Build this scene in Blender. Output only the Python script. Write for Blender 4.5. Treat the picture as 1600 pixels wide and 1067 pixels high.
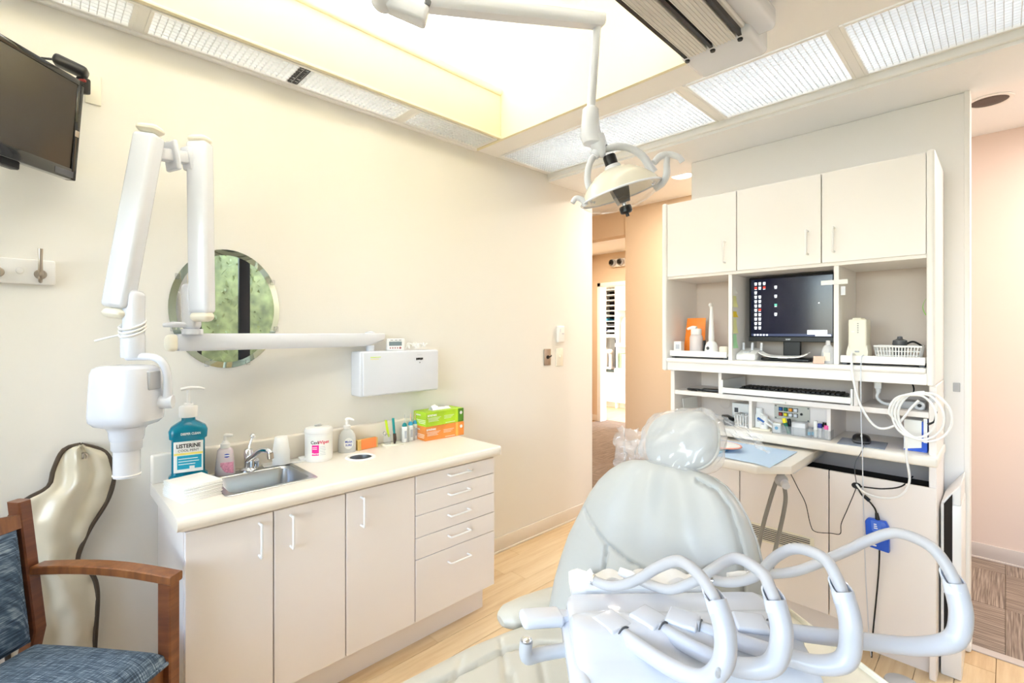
import bpy, bmesh, math, random
from mathutils import Vector, Matrix, noise
random.seed(7)
PI = math.pi
SC = bpy.context.scene
COL = SC.collection
for _o in list(bpy.data.objects):
    bpy.data.objects.remove(_o)

# ---------------------------------------------------------------- camera
CAMH = 1.40
cd = bpy.data.cameras.new('camera')
cam = bpy.data.objects.new('camera', cd)
COL.objects.link(cam)
cd.sensor_fit = 'HORIZONTAL'
cd.sensor_width = 36.0
cd.lens = 36.0 * 755.0 / 1600.0
cd.shift_y = -14.5 / 1600.0
cd.clip_start = 0.02
cam.location = (0, 0, CAMH)
cam.rotation_euler = (PI / 2, 0, math.atan2(.7145, .6997) - PI / 2)
SC.camera = cam

# ---------------------------------------------------------------- world, exposure, large lights
w = bpy.data.worlds.new('sky')
SC.world = w
w.use_nodes = True
nt = w.node_tree
bg = nt.nodes['Background']
sky = nt.nodes.new('ShaderNodeTexSky')
sky.sky_type = 'NISHITA'
sky.sun_disc = False
sky.sun_elevation = math.radians(48)
sky.sun_rotation = math.radians(140)
hsv = nt.nodes.new('ShaderNodeHueSaturation')
hsv.inputs['Saturation'].default_value = 0.8
nt.links.new(sky.outputs[0], hsv.inputs['Color'])
nt.links.new(hsv.outputs[0], bg.inputs[0])
bg.inputs[1].default_value = 2.3

vs = SC.view_settings
vs.view_transform = 'Standard'
vs.look = 'None'
vs.gamma = 1.0
vs.use_curve_mapping = False
vs.exposure = 0.28
try:
    SC.cycles.max_bounces = 10
    SC.cycles.diffuse_bounces = 6
    SC.cycles.transparent_max_bounces = 12
    SC.cycles.sample_clamp_indirect = 8.0
    SC.cycles.use_denoising = True
    SC.cycles.caustics_reflective = False
    SC.cycles.caustics_refractive = False
except Exception:
    pass


def area(name, loc, sx, sy, power, color=(1, 1, 1), rot=(0, 0, 0), portal=False, spread=None):
    l = bpy.data.lights.new(name, 'AREA')
    l.shape = 'RECTANGLE'
    l.size, l.size_y = sx, sy
    l.energy = power
    l.color = color
    if spread:
        l.spread = spread
    o = bpy.data.objects.new(name, l)
    COL.objects.link(o)
    o.location = loc
    o.rotation_euler = rot
    if portal:
        l.cycles.is_portal = True
    return o


WARM = (0.97, 0.985, 1.0)
NEUT = (0.93, 0.97, 1.0)
# fluorescent lamps inside the light troughs (above the egg-crate grilles), and an added cove uplight
area('trough_lamp_wall', (-0.1, 2.155, 2.70), 3.0, 0.12, 2.5, WARM)
area('trough_lamp_wall_up', (0.1, 2.15, 2.81), 3.2, 0.14, 50, WARM, (PI, 0, 0))
area('cove_fill_right_up', (0.1, .68, 2.64), 3.2, 0.16, 44, WARM, (PI, 0, 0))  # unseen uplight added for soft light off the coffer ceiling
area('trough_lamp_cabinet', (2.31, 1.15, 2.74), 0.36, 1.9, 6.5, NEUT)
area('trough_lamp_cabinet_near', (2.31, -0.55, 2.74), 0.36, 1.3, 4, NEUT)
# daylight enters through the mirrored window and an added, unseen back window
area('window_portal', (1.975, -1.63, 1.41), 1.55, 1.9, 1, (1, 1, 1), (-PI / 2, 0, 0), portal=True)
area('added_window_portal', (-1.83, .35, 1.45), 3.0, 1.7, 1, (1, 1, 1), (PI / 2, 0, -PI / 2), portal=True)


# ---------------------------------------------------------------- helpers
def lin(h):
    h = h.lstrip('#')
    c = [int(h[i:i + 2], 16) / 255 for i in (0, 2, 4)]
    return tuple((x / 12.92 if x <= .04045 else ((x + .055) / 1.055) ** 2.4) for x in c)


def nn(t, kind):
    return t.nodes.new('ShaderNode' + kind)


def M(name, hexc, rough=.5, metal=0., trans=0., ior=1.45, emit=None, es=0., alpha=1., coat=0., bump=None, var=None, spec=.5, sss=0.):
    m = bpy.data.materials.new(name)
    m.use_nodes = True
    t = m.node_tree
    b = t.nodes['Principled BSDF']
    c = lin(hexc)
    b.inputs['Base Color'].default_value = (*c, 1)
    b.inputs['Roughness'].default_value = rough
    b.inputs['Metallic'].default_value = metal
    b.inputs['IOR'].default_value = ior
    b.inputs['Specular IOR Level'].default_value = spec
    b.inputs['Transmission Weight'].default_value = trans
    b.inputs['Alpha'].default_value = alpha
    b.inputs['Coat Weight'].default_value = coat
    if sss:
        b.inputs['Subsurface Weight'].default_value = sss
    if emit:
        b.inputs['Emission Color'].default_value = (*lin(emit), 1)
        b.inputs['Emission Strength'].default_value = es
    if bump or var:
        tc = nn(t, 'TexCoord')
    if var:   # (scale, amount) soft colour mottling
        nz = nn(t, 'TexNoise')
        nz.inputs['Scale'].default_value = var[0]
        nz.inputs['Detail'].default_value = 4
        t.links.new(tc.outputs['Object'], nz.inputs['Vector'])
        rp = nn(t, 'ValToRGB')
        rp.color_ramp.elements[0].position = .3
        rp.color_ramp.elements[1].position = .7
        rp.color_ramp.elements[0].color = (*[x * (1 - var[1]) for x in c], 1)
        rp.color_ramp.elements[1].color = (*[min(1, x * (1 + var[1])) for x in c], 1)
        t.links.new(nz.outputs['Fac'], rp.inputs['Fac'])
        t.links.new(rp.outputs['Color'], b.inputs['Base Color'])
    if bump:  # (scale, strength)
        nz = nn(t, 'TexNoise')
        nz.inputs['Scale'].default_value = bump[0]
        nz.inputs['Detail'].default_value = 3
        t.links.new(tc.outputs['Object'], nz.inputs['Vector'])
        bp = nn(t, 'Bump')
        bp.inputs['Strength'].default_value = bump[1]
        bp.inputs['Distance'].default_value = .002
        t.links.new(nz.outputs['Fac'], bp.inputs['Height'])
        t.links.new(bp.outputs['Normal'], b.inputs['Normal'])
    return m


def wood(name, ca, cb, cc, scale=(1, 1, 1), rough=.4, big=2.0):
    """streaky wood grain; grain runs along object X unless scale says otherwise"""
    m = bpy.data.materials.new(name)
    m.use_nodes = True
    t = m.node_tree
    b = t.nodes['Principled BSDF']
    tc = nn(t, 'TexCoord')
    oi = nn(t, 'ObjectInfo')
    mp = nn(t, 'Mapping')
    mp.inputs['Scale'].default_value = scale
    t.links.new(tc.outputs['Object'], mp.inputs['Vector'])
    cm = nn(t, 'CombineXYZ')
    mu = nn(t, 'Math'); mu.operation = 'MULTIPLY'; mu.inputs[1].default_value = 37.0
    t.links.new(oi.outputs['Random'], mu.inputs[0])
    for i in range(3):
        t.links.new(mu.outputs[0], cm.inputs[i])
    ad = nn(t, 'VectorMath'); ad.operation = 'ADD'
    t.links.new(mp.outputs[0], ad.inputs[0]); t.links.new(cm.outputs[0], ad.inputs[1])
    n1 = nn(t, 'TexNoise'); n1.inputs['Scale'].default_value = big; n1.inputs['Detail'].default_value = 6
    n1.inputs['Roughness'].default_value = .65
    t.links.new(ad.outputs[0], n1.inputs['Vector'])
    mx = nn(t, 'Math'); mx.operation = 'MULTIPLY_ADD'; mx.inputs[1].default_value = .28; mx.inputs[2].default_value = -.14
    t.links.new(oi.outputs['Random'], mx.inputs[0])
    sm = nn(t, 'Math'); sm.operation = 'ADD'
    t.links.new(n1.outputs['Fac'], sm.inputs[0]); t.links.new(mx.outputs[0], sm.inputs[1])
    rp = nn(t, 'ValToRGB')
    e = rp.color_ramp.elements
    e[0].position = .25; e[0].color = (*lin(ca), 1)
    e[1].position = .75; e[1].color = (*lin(cc), 1)
    k = e.new(.5); k.color = (*lin(cb), 1)
    t.links.new(sm.outputs[0], rp.inputs['Fac'])
    t.links.new(rp.outputs['Color'], b.inputs['Base Color'])
    b.inputs['Roughness'].default_value = rough
    return m


def weave(name, c1, c2, c3, sx, sy):
    """fabric / carpet: two crossed streak patterns"""
    m = bpy.data.materials.new(name)
    m.use_nodes = True
    t = m.node_tree
    b = t.nodes['Principled BSDF']
    tc = nn(t, 'TexCoord')
    outs = []
    for s in (sx, sy):
        mp = nn(t, 'Mapping'); mp.inputs['Scale'].default_value = s
        t.links.new(tc.outputs['Object'], mp.inputs['Vector'])
        nz = nn(t, 'TexNoise'); nz.inputs['Scale'].default_value = 1; nz.inputs['Detail'].default_value = 3
        t.links.new(mp.outputs[0], nz.inputs['Vector'])
        outs.append(nz.outputs['Fac'])
    a = nn(t, 'Math'); a.operation = 'ADD'
    t.links.new(outs[0], a.inputs[0]); t.links.new(outs[1], a.inputs[1])
    h = nn(t, 'Math'); h.operation = 'MULTIPLY'; h.inputs[1].default_value = .5
    t.links.new(a.outputs[0], h.inputs[0])
    rp = nn(t, 'ValToRGB')
    e = rp.color_ramp.elements
    e[0].position = .36; e[0].color = (*lin(c1), 1)
    e[1].position = .66; e[1].color = (*lin(c3), 1)
    k = e.new(.5); k.color = (*lin(c2), 1)
    t.links.new(h.outputs[0], rp.inputs['Fac'])
    t.links.new(rp.outputs['Color'], b.inputs['Base Color'])
    b.inputs['Roughness'].default_value = .9
    bp = nn(t, 'Bump'); bp.inputs['Strength'].default_value = .3; bp.inputs['Distance'].default_value = .002
    t.links.new(h.outputs[0], bp.inputs['Height']); t.links.new(bp.outputs['Normal'], b.inputs['Normal'])
    return m


def smooth_path(pts, n=8, closed=False):
    """Catmull-Rom through pts"""
    P = [Vector(p) for p in pts]
    if len(P) < 3:
        return P
    out = []
    L = len(P)
    segs = L if closed else L - 1
    for i in range(segs):
        if closed:
            p0, p1, p2, p3 = P[(i - 1) % L], P[i], P[(i + 1) % L], P[(i + 2) % L]
        else:
            p0, p1, p2, p3 = P[max(i - 1, 0)], P[i], P[i + 1], P[min(i + 2, L - 1)]
        for k in range(n):
            t = k / n
            out.append(.5 * ((2 * p1) + (p2 - p0) * t + (2 * p0 - 5 * p1 + 4 * p2 - p3) * t * t + (3 * p1 - p0 - 3 * p2 + p3) * t ** 3))
    if not closed:
        out.append(P[-1])
    return out


class B:
    def __init__(s):
        s.bm = bmesh.new()

    def _new(s, tmp, mat=None):
        if mat is not None:
            bmesh.ops.transform(tmp, matrix=mat, verts=tmp.verts)
        me = bpy.data.meshes.new('t')
        tmp.to_mesh(me)
        tmp.free()
        s.bm.from_mesh(me)
        bpy.data.meshes.remove(me)
        return s

    def box(s, x0, x1, y0, y1, z0, z1, bev=0., seg=2, mat=None):
        t = bmesh.new()
        bmesh.ops.create_cube(t, size=1)
        bmesh.ops.transform(t, matrix=Matrix.Translation(((x0 + x1) / 2, (y0 + y1) / 2, (z0 + z1) / 2)) @ Matrix.Diagonal((abs(x1 - x0), abs(y1 - y0), abs(z1 - z0), 1)), verts=t.verts)
        if bev:
            bmesh.ops.bevel(t, geom=t.edges[:], offset=bev, segments=seg, profile=.5, affect='EDGES')
        return s._new(t, mat)

    def face(s, pts):
        vs = [s.bm.verts.new(p) for p in pts]
        s.bm.faces.new(vs)
        return s

    def prism(s, pts, vec, bev=0., seg=2):
        t = bmesh.new()
        v = Vector(vec)
        a = [t.verts.new(p) for p in pts]
        b = [t.verts.new(Vector(p) + v) for p in pts]
        n = len(a)
        t.faces.new(a)
        t.faces.new(b[::-1])
        for i in range(n):
            t.faces.new((a[i], b[i], b[(i + 1) % n], a[(i + 1) % n]))
        bmesh.ops.recalc_face_normals(t, faces=t.faces)
        if bev:
            bmesh.ops.bevel(t, geom=t.edges[:], offset=bev, segments=seg, profile=.5, affect='EDGES')
        return s._new(t)

    def loft(s, rings, cap=True, closed=False):
        t = bmesh.new()
        R = [[t.verts.new(p) for p in r] for r in rings]
        n = len(R[0])
        m = len(R)
        for i in range(m if closed else m - 1):
            r0, r1 = R[i], R[(i + 1) % m]
            for j in range(n):
                try:
                    t.faces.new((r0[j], r0[(j + 1) % n], r1[(j + 1) % n], r1[j]))
                except ValueError:
                    pass
        if cap and not closed:
            t.faces.new(R[0][::-1])
            t.faces.new(R[-1])
        bmesh.ops.recalc_face_normals(t, faces=t.faces)
        return s._new(t)

    def tube(s, pts, r, n=12, smooth=8, closed=False, sx=1., sy=1., cap=True, up=None):
        path = smooth_path(pts, smooth, closed) if smooth else [Vector(p) for p in pts]
        m = len(path)
        rr = r if isinstance(r, (list, tuple)) else None
        rings = []
        ref = Vector(up) if up else None
        tang = []
        for i in range(m):
            a = path[(i - 1) % m] if closed else path[max(i - 1, 0)]
            b = path[(i + 1) % m] if closed else path[min(i + 1, m - 1)]
            d = (b - a)
            tang.append(d.normalized() if d.length > 1e-9 else Vector((0, 0, 1)))
        if ref is None:
            ref = Vector((0, 0, 1)) if abs(tang[0].z) < .9 else Vector((1, 0, 0))
        side = tang[0].cross(ref).normalized()
        for i in range(m):
            T = tang[i]
            if up:
                side = T.cross(Vector(up)).normalized()
            else:
                side = (side - T * side.dot(T)).normalized()
            nrm = T.cross(side).normalized()
            if rr:
                f = i / (m - 1) * (len(rr) - 1)
                k = min(int(f), len(rr) - 2)
                rad = rr[k] + (rr[k + 1] - rr[k]) * (f - k)
            else:
                rad = r
            rings.append([path[i] + side * math.cos(2 * PI * j / n) * rad * sx + nrm * math.sin(2 * PI * j / n) * rad * sy for j in range(n)])
        return s.loft(rings, cap, closed)

    def cyl(s, p0, p1, r0, r1=None, n=24):
        p0, p1 = Vector(p0), Vector(p1)
        r1 = r0 if r1 is None else r1
        T = (p1 - p0).normalized()
        ref = Vector((0, 0, 1)) if abs(T.z) < .9 else Vector((1, 0, 0))
        a = T.cross(ref).normalized()
        b = T.cross(a)
        return s.loft([[p + a * math.cos(2 * PI * j / n) * r + b * math.sin(2 * PI * j / n) * r for j in range(n)] for p, r in ((p0, r0), (p1, r1))])

    def lathe(s, prof, c=(0, 0, 0), n=32, sx=1., sy=1., mat=None, sq=None):
        """prof: (r, z) list; sq = superellipse exponent for squarish sections"""
        rings = []
        for r, z in prof:
            ring = []
            for j in range(n):
                a = 2 * PI * j / n
                x, y = math.cos(a), math.sin(a)
                if sq:
                    k = (abs(x) ** sq + abs(y) ** sq) ** (-1 / sq)
                    x, y = x * k, y * k
                p = Vector((max(r, 1e-5) * sx * x, max(r, 1e-5) * sy * y, z))
                if mat is not None:
                    p = mat @ p
                ring.append(p + Vector(c))
            rings.append(ring)
        return s.loft(rings)

    def ellipsoid(s, c, rx, ry, rz, mat=None, nu=24, nv=14, sq=2.0, disp=None):
        t = bmesh.new()
        bmesh.ops.create_uvsphere(t, u_segments=nu, v_segments=nv, radius=1)
        for v in t.verts:
            p = v.co.normalized()
            if sq != 2.0:
                k = (abs(p.x) ** sq + abs(p.y) ** sq + abs(p.z) ** sq) ** (-1 / sq)
                p = p * k
            q = Vector((p.x * rx, p.y * ry, p.z * rz))
            if disp:
                q = q + disp(q, p)
            v.co = q
        mt = Matrix.Translation(c) @ (mat if mat is not None else Matrix())
        return s._new(t, mt)

    def grid(s, fn, nu, nv, thick=None):
        t = bmesh.new()
        g = [[t.verts.new(fn(i / nu, j / nv)) for j in range(nv + 1)] for i in range(nu + 1)]
        for i in range(nu):
            for j in range(nv):
                t.faces.new((g[i][j], g[i + 1][j], g[i + 1][j + 1], g[i][j + 1]))
        if thick:
            t.normal_update()
            h = [[t.verts.new(g[i][j].co - g[i][j].normal * thick) for j in range(nv + 1)] for i in range(nu + 1)]
            for i in range(nu):
                for j in range(nv):
                    t.faces.new((h[i][j + 1], h[i + 1][j + 1], h[i + 1][j], h[i][j]))
            for i in range(nu):
                t.faces.new((g[i][0], h[i][0], h[i + 1][0], g[i + 1][0]))
                t.faces.new((g[i + 1][nv], h[i + 1][nv], h[i][nv], g[i][nv]))
            for j in range(nv):
                t.faces.new((g[0][j + 1], h[0][j + 1], h[0][j], g[0][j]))
                t.faces.new((g[nu][j], h[nu][j], h[nu][j + 1], g[nu][j + 1]))
        bmesh.ops.recalc_face_normals(t, faces=t.faces)
        return s._new(t)

    def mesh(s, name, smooth=True, ang=38):
        if smooth:
            for f in s.bm.faces:
                f.smooth = True
            la = math.radians(ang)
            for e in s.bm.edges:
                if len(e.link_faces) == 2 and e.calc_face_angle(0) > la:
                    e.smooth = False
        me = bpy.data.meshes.new(name)
        s.bm.to_mesh(me)
        s.bm.free()
        return me


MAT = {}
_base = {}


def T(name, label, cat, loc=(0, 0, 0), rz=0., group=None):
    """a thing: an Empty at its base; parts hang under it in local coordinates (or world ones, see P)"""
    o = bpy.data.objects.new(name, None)
    COL.objects.link(o)
    o.empty_display_size = .05
    o.location = loc
    o.rotation_euler = (0, 0, rz)
    o['label'] = label
    o['category'] = cat
    if group:
        o['group'] = group
    _base[o.name] = Matrix.Translation(loc) @ Matrix.Rotation(rz, 4, 'Z')
    return o


def P(name, b, mat, parent=None, world=False, smooth=True, label=None, ang=38):
    me = b.mesh(name, smooth, ang) if isinstance(b, B) else b
    if not me.materials:
        me.materials.append(MAT[mat] if isinstance(mat, str) else mat)
    o = bpy.data.objects.new(name, me)
    COL.objects.link(o)
    if parent is not None:
        o.parent = parent
        if world:
            top = parent
            while top.parent is not None:
                top = top.parent
            if top.name in _base:
                # direct child of a placed thing, geometry written in room coordinates
                if parent is top:
                    o.matrix_parent_inverse = _base[top.name].inverted()
    if label:
        o['label'] = label
    return o


def tag(o, label, cat, group=None):
    o['label'] = label
    o['category'] = cat
    if group:
        o['group'] = group
    return o


def S(name, b, mat, parent=None, label=None, cat=None, smooth=True):
    """a piece of the setting"""
    o = P(name, b, mat, parent, smooth=smooth)
    if parent is None:
        o['kind'] = 'structure'
        if label:
            o['label'] = label
        if cat:
            o['category'] = cat
    return o


def dup(o, parent=None, loc=None, rz=None, label=None):
    c = o.copy()
    COL.objects.link(c)
    if parent is not None:
        c.parent = parent
    if loc is not None:
        c.location = loc
    if rz is not None:
        c.rotation_euler = (0, 0, rz)
    if label:
        c['label'] = label
    for ch in list(o.children):
        dup(ch, c)
    return c


def textmesh(body, size, ext=.0002, bold=0., align='CENTER', sx=1.):
    cu = bpy.data.curves.new('lettering', 'FONT')
    cu.body = body
    cu.size = size
    cu.extrude = ext
    cu.offset = bold
    cu.align_x = align
    cu.align_y = 'CENTER'
    cu.resolution_u = 3
    ob = bpy.data.objects.new('lettering', cu)
    COL.objects.link(ob)
    bpy.context.view_layer.update()
    me = bpy.data.meshes.new_from_object(ob.evaluated_get(bpy.context.evaluated_depsgraph_get()))
    bpy.data.objects.remove(ob)
    bpy.data.curves.remove(cu)
    if sx != 1.:
        for v in me.vertices:
            v.co.x *= sx
    me.name = 'lettering'
    me.materials.clear()
    return me


def basis(right, up, origin):
    r = Vector(right).normalized()
    u = Vector(up).normalized()
    n = r.cross(u)
    m = Matrix((r, u, n)).transposed().to_4x4()
    m.translation = Vector(origin)
    return m


def xf(me, mat):
    me.transform(mat)
    return me


def L(body, size, mat, parent, right, up, origin, bold=0., align='CENTER', name='lettering', sx=1.):
    """flat lettering printed on a face (local coordinates of parent)"""
    return P(name, xf(textmesh(body, size, bold=bold, align=align, sx=sx), basis(right, up, origin)), mat, parent, smooth=False)


def boxes(lst):
    """fast mesh of many plain boxes (x0,x1,y0,y1,z0,z1)"""
    V, Fc = [], []
    for x0, x1, y0, y1, z0, z1 in lst:
        k = len(V)
        V += [(x0, y0, z0), (x1, y0, z0), (x1, y1, z0), (x0, y1, z0), (x0, y0, z1), (x1, y0, z1), (x1, y1, z1), (x0, y1, z1)]
        Fc += [(k + 3, k + 2, k + 1, k), (k + 4, k + 5, k + 6, k + 7), (k, k + 1, k + 5, k + 4), (k + 1, k + 2, k + 6, k + 5), (k + 2, k + 3, k + 7, k + 6), (k + 3, k, k + 4, k + 7)]
    me = bpy.data.meshes.new('boxes')
    me.from_pydata(V, [], Fc)
    return me


# ---------------------------------------------------------------- materials
MAT.update(
    wall=M('wall_paint', '#EBE8E1', .75, bump=(260, .08)),
    tan=M('tan_paint', '#DEC9AE', .8),
    pink=M('corridor_paint', '#EAD9CF', .8),
    ceil=M('ceiling_white', '#FAFAFA', .85),
    soffit=M('soffit_cream', '#EFE7CB', .7),
    soffitw=M('soffit_white', '#FAF9F8', .7),
    base=M('baseboard_vinyl', '#E6DED2', .5),
    basegrey=M('baseboard_grey', '#CFC6C1', .5),
    lattice=M('white_plastic_lattice', '#F2F4F6', .4),
    frame=M('white_metal_frame', '#FAF9F6', .35),
    floor=M('subfloor', '#B98F5C', .6),
    plank=wood('light_oak_plank', '#CFAF85', '#DFC59D', '#EAD5B2', (1.2, 16, 1), .38, 1.8),
    carpet=weave('striped_carpet', '#5E5048', '#8A7B70', '#B4A598', (2, 270, 1), (5, 120, 1)),
    cab=M('cabinet_laminate', '#F1EAE5', .45),
    cabw=M('hutch_laminate', '#F7F3EF', .4),
    niche=M('niche_laminate', '#DCCFC4', .6),
    top=M('worktop_laminate', '#F1EADF', .3),
    white=M('white_plastic', '#F4F3F1', .3),
    whitec=M('cool_white_enamel', '#DFE3EC', .25, coat=.3),
    grey=M('grey_plastic', '#B4B6BA', .4),
    lgrey=M('light_grey_plastic', '#D6D8DE', .35),
    dgrey=M('dark_grey_plastic', '#55565A', .45),
    black=M('black_plastic', '#131315', .35),
    gloss=M('gloss_black', '#0B0B0C', .08, coat=.5),
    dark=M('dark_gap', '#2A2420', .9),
    chrome=M('chrome', '#E4E6EA', .07, 1.),
    steel=M('brushed_steel', '#B9BCC0', .28, 1.),
    alu=M('aluminium', '#E2E0DD', .35, .15),
    nickel=M('brushed_nickel', '#B8AFA4', .3, 1.),
    mirror=M('mirror_silver', '#F0F3F0', .01, 1.),
    glass=M('clear_glass', '#FFFFFF', .02, 0, 1., 1.45),
    glow=M('lit_lamp', '#FFFFFF', .5, emit='#FFF4E0', es=9.),
    trim=M('dark_brown_trim', '#4B3B30', .5),
    darkframe=M('dark_window_frame', '#20222C', .4),
    leaf=M('leaf_green', '#878D5C', .6, var=(7, .5)),
    bark=M('bark', '#5A4A3A', .9),
    ground=M('garden_soil', '#6A7050', .95),
)
_hg = bpy.data.materials.new('window_glass'); _hg.use_nodes = True
_t = _hg.node_tree
_t.nodes.remove(_t.nodes['Principled BSDF'])
_tr = nn(_t, 'BsdfTransparent'); _gl = nn(_t, 'BsdfGlossy'); _mx = nn(_t, 'MixShader'); _fr = nn(_t, 'Fresnel')
_gl.inputs['Roughness'].default_value = .01
_t.links.new(_fr.outputs[0], _mx.inputs[0]); _t.links.new(_tr.outputs[0], _mx.inputs[1]); _t.links.new(_gl.outputs[0], _mx.inputs[2])
_t.links.new(_mx.outputs[0], _t.nodes['Material Output'].inputs[0])
MAT['pane'] = _hg


def film(name, col, diff=.15, rough=.12, trmul=(1, 1, 1)):
    """thin clear plastic: transparent + sheen + a little milky diffuse"""
    m = bpy.data.materials.new(name); m.use_nodes = True
    t = m.node_tree
    t.nodes.remove(t.nodes['Principled BSDF'])
    tr = nn(t, 'BsdfTransparent'); tr.inputs[0].default_value = (*trmul, 1)
    df = nn(t, 'BsdfDiffuse'); df.inputs[0].default_value = (*lin(col), 1)
    gl = nn(t, 'BsdfGlossy'); gl.inputs['Roughness'].default_value = rough
    lw_ = nn(t, 'LayerWeight'); lw_.inputs[0].default_value = .5
    pw_ = nn(t, 'Math'); pw_.operation = 'POWER'; pw_.inputs[1].default_value = 3.5
    t.links.new(lw_.outputs['Facing'], pw_.inputs[0])
    fr = nn(t, 'Math'); fr.operation = 'MULTIPLY_ADD'; fr.inputs[1].default_value = .55; fr.inputs[2].default_value = .045
    t.links.new(pw_.outputs[0], fr.inputs[0])
    m1 = nn(t, 'MixShader'); m1.inputs[0].default_value = diff
    m2 = nn(t, 'MixShader')
    t.links.new(tr.outputs[0], m1.inputs[1]); t.links.new(df.outputs[0], m1.inputs[2])
    t.links.new(fr.outputs[0], m2.inputs[0]); t.links.new(m1.outputs[0], m2.inputs[1]); t.links.new(gl.outputs[0], m2.inputs[2])
    t.links.new(m2.outputs[0], t.nodes['Material Output'].inputs[0])
    return m


MAT['film'] = film('clear_plastic_film', '#F6F6F6', .24)
MAT['acrylic'] = film('clear_acrylic', '#E8EEF2', .14, .05)
MAT['frost'] = film('frosted_plastic', '#F4F4F6', .6, .3)

WA = 2.26          # wall A plane (Y)
CB = 2.92          # cabinet partition plane (X)

# ---------------------------------------------------------------- floors
fl = S('floor', B().box(-1.7, 2.955, -1.5, WA, -.06, -.008), 'floor', label='light oak plank floor of the treatment room', cat='floor')
pm = {}
for row in range(32):
    y0 = -1.5 + row * .1175
    x = -1.7 - random.random() * .9
    while x < 2.955:
        x0, x1 = max(x, -1.7), min(x + 1.05, 2.952)
        x += 1.05
        if x1 - x0 < .03 or y0 > WA - .03:
            continue
        y1 = min(y0 + .1175, WA)
        key = (round(x1 - x0, 3), round(y1 - y0, 3))
        if key not in pm:
            hx, hy = key[0] / 2, key[1] / 2
            b = B().box(-hx + .0006, hx - .0006, -hy + .0006, hy - .0006, -.008, 0, .0008, 1)
            me = b.mesh('plank', True)
            me.materials.append(MAT['plank'])
            pm[key] = me
        o = bpy.data.objects.new('plank', pm[key])
        COL.objects.link(o)
        o.parent = fl
        o.location = ((x0 + x1) / 2, (y0 + y1) / 2, 0)
cf = S('floor_corridor', B().box(2.955, 8.2, -1.5, 5.6, -.06, -.006), 'floor', label='grey-brown striped carpet tile floor of the corridor', cat='floor')
tm = B().box(-.2495, .2495, -.2495, .2495, -.006, .004, .002, 1).mesh('carpet_tile', True)
tm.materials.append(MAT['carpet'])
for i in range(7):
    for j in range(12):
        cx_, cy_ = 3.23 + i * .5, -1.25 + j * .5
        if cx_ > 6.3 or (cx_ > 4.3 and cy_ < 1.9):
            continue
        o = bpy.data.objects.new('carpet_tile', tm)
        COL.objects.link(o)
        o.parent = cf
        o.location = (cx_, cy_, 0)
        o.rotation_euler = (0, 0, PI / 2 * ((i + j) % 2))
S('trim_1', B().box(2.935, 2.985, -1.5, .11, 0, .006, .002), 'basegrey', label='pale grey strip between oak floor and carpet', cat='floor strip')
fw = P('far_room_planks', boxes([(6.35 + k * .13, 6.35 + k * .13 + .128, 2.6, 5.5, -.006, .002) for k in range(14)]), 'plank', cf)
fw['kind'] = 'stuff'

# ---------------------------------------------------------------- walls
S('wall_left', B().box(-1.7, 3.09, WA, WA + .12, 0, 3.04), 'wall', label='cream wall behind the sink counter', cat='wall')
wbk = B()
wbk.box(-1.82, -1.7, -1.62, -1.1, 0, 3.04).box(-1.82, -1.7, 1.8, WA + .12, 0, 3.04).box(-1.82, -1.7, -1.1, 1.8, 0, .6).box(-1.82, -1.7, -1.1, 1.8, 2.3, 3.04)
wn2 = T('added_window', 'assumed dark framed window behind the camera, added for daylight', 'window'); wn2['kind'] = 'structure'  # unseen, assumed window, added for cool daylight on hutch and chair
for y_ in (-1.08, .35, 1.78):
    P('mullion', B().box(-1.79, -1.73, y_ - .03, y_ + .03, .6, 2.3, .003), 'darkframe', wn2)
for z_ in (.625, 2.275):
    P('frame_rail', B().box(-1.79, -1.73, -1.1, 1.8, z_ - .025, z_ + .025, .003), 'darkframe', wn2)
for a, b_ in ((-1.05, .32), (.38, 1.75)):
    P('pane', B().box(-1.763, -1.757, a, b_, .65, 2.25), 'pane', wn2)
S('wall_back', wbk, 'wall', label='cream wall behind the camera', cat='wall')
# partition behind the tall cabinet
S('wall_partition', B().box(CB, CB + .10, .118, 1.377, 0, 2.46, .004, 1), 'soffitw', label='white partition carrying the hutch cabinet', cat='wall')
S('trim_2', B().box(CB - .012, CB + .112, .108, .128, .04, 2.46, .004), 'frame', label='white end trim on partition edge', cat='trim')
S('trim_3', B().box(CB - .02, CB + .118, .104, .135, 0, .04, .01, 3), 'white', label='white rounded foot at the partition end', cat='trim')
# window wall behind the camera (seen in the mirror)
WX0, WX1, WZ0, WZ1 = 1.2, 2.75, .45, 2.36
wr = B()
wr.box(-1.7, WX0, -1.62, -1.5, 0, 3.04); wr.box(WX1, 4.3, -1.62, -1.5, 0, 3.04)
wr.box(WX0, WX1, -1.62, -1.5, 0, WZ0); wr.box(WX0, WX1, -1.62, -1.5, WZ1, 3.04)
S('wall_right', wr, 'wall', label='cream window wall opposite the mirror', cat='wall')
wn = T('window_1', 'dark framed window onto green foliage, seen in the mirror', 'window', (0, 0, 0)); wn['kind'] = 'structure'
for x, w_ in ((WX0 + .02, .03), (1.67, .055), (WX1 - .02, .03)):
    P('mullion', B().box(x - w_, x + w_, -1.59, -1.53, WZ0, WZ1, .003), 'darkframe', wn)
for z in (WZ0 + .025, WZ1 - .025):
    P('frame_rail', B().box(WX0, WX1, -1.59, -1.53, z - .025, z + .025, .003), 'darkframe', wn)
for a, b_ in ((WX0 + .05, 1.615), (1.725, WX1 - .05)):
    P('pane', B().box(a, b_, -1.563, -1.557, WZ0 + .05, WZ1 - .05), 'pane', wn)
S('trim_4', B().box(WX0 - .04, WX1 + .04, -1.56, -1.42, WZ0 - .03, WZ0, .006), 'frame', label='white window sill behind the camera', cat='sill')
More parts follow.
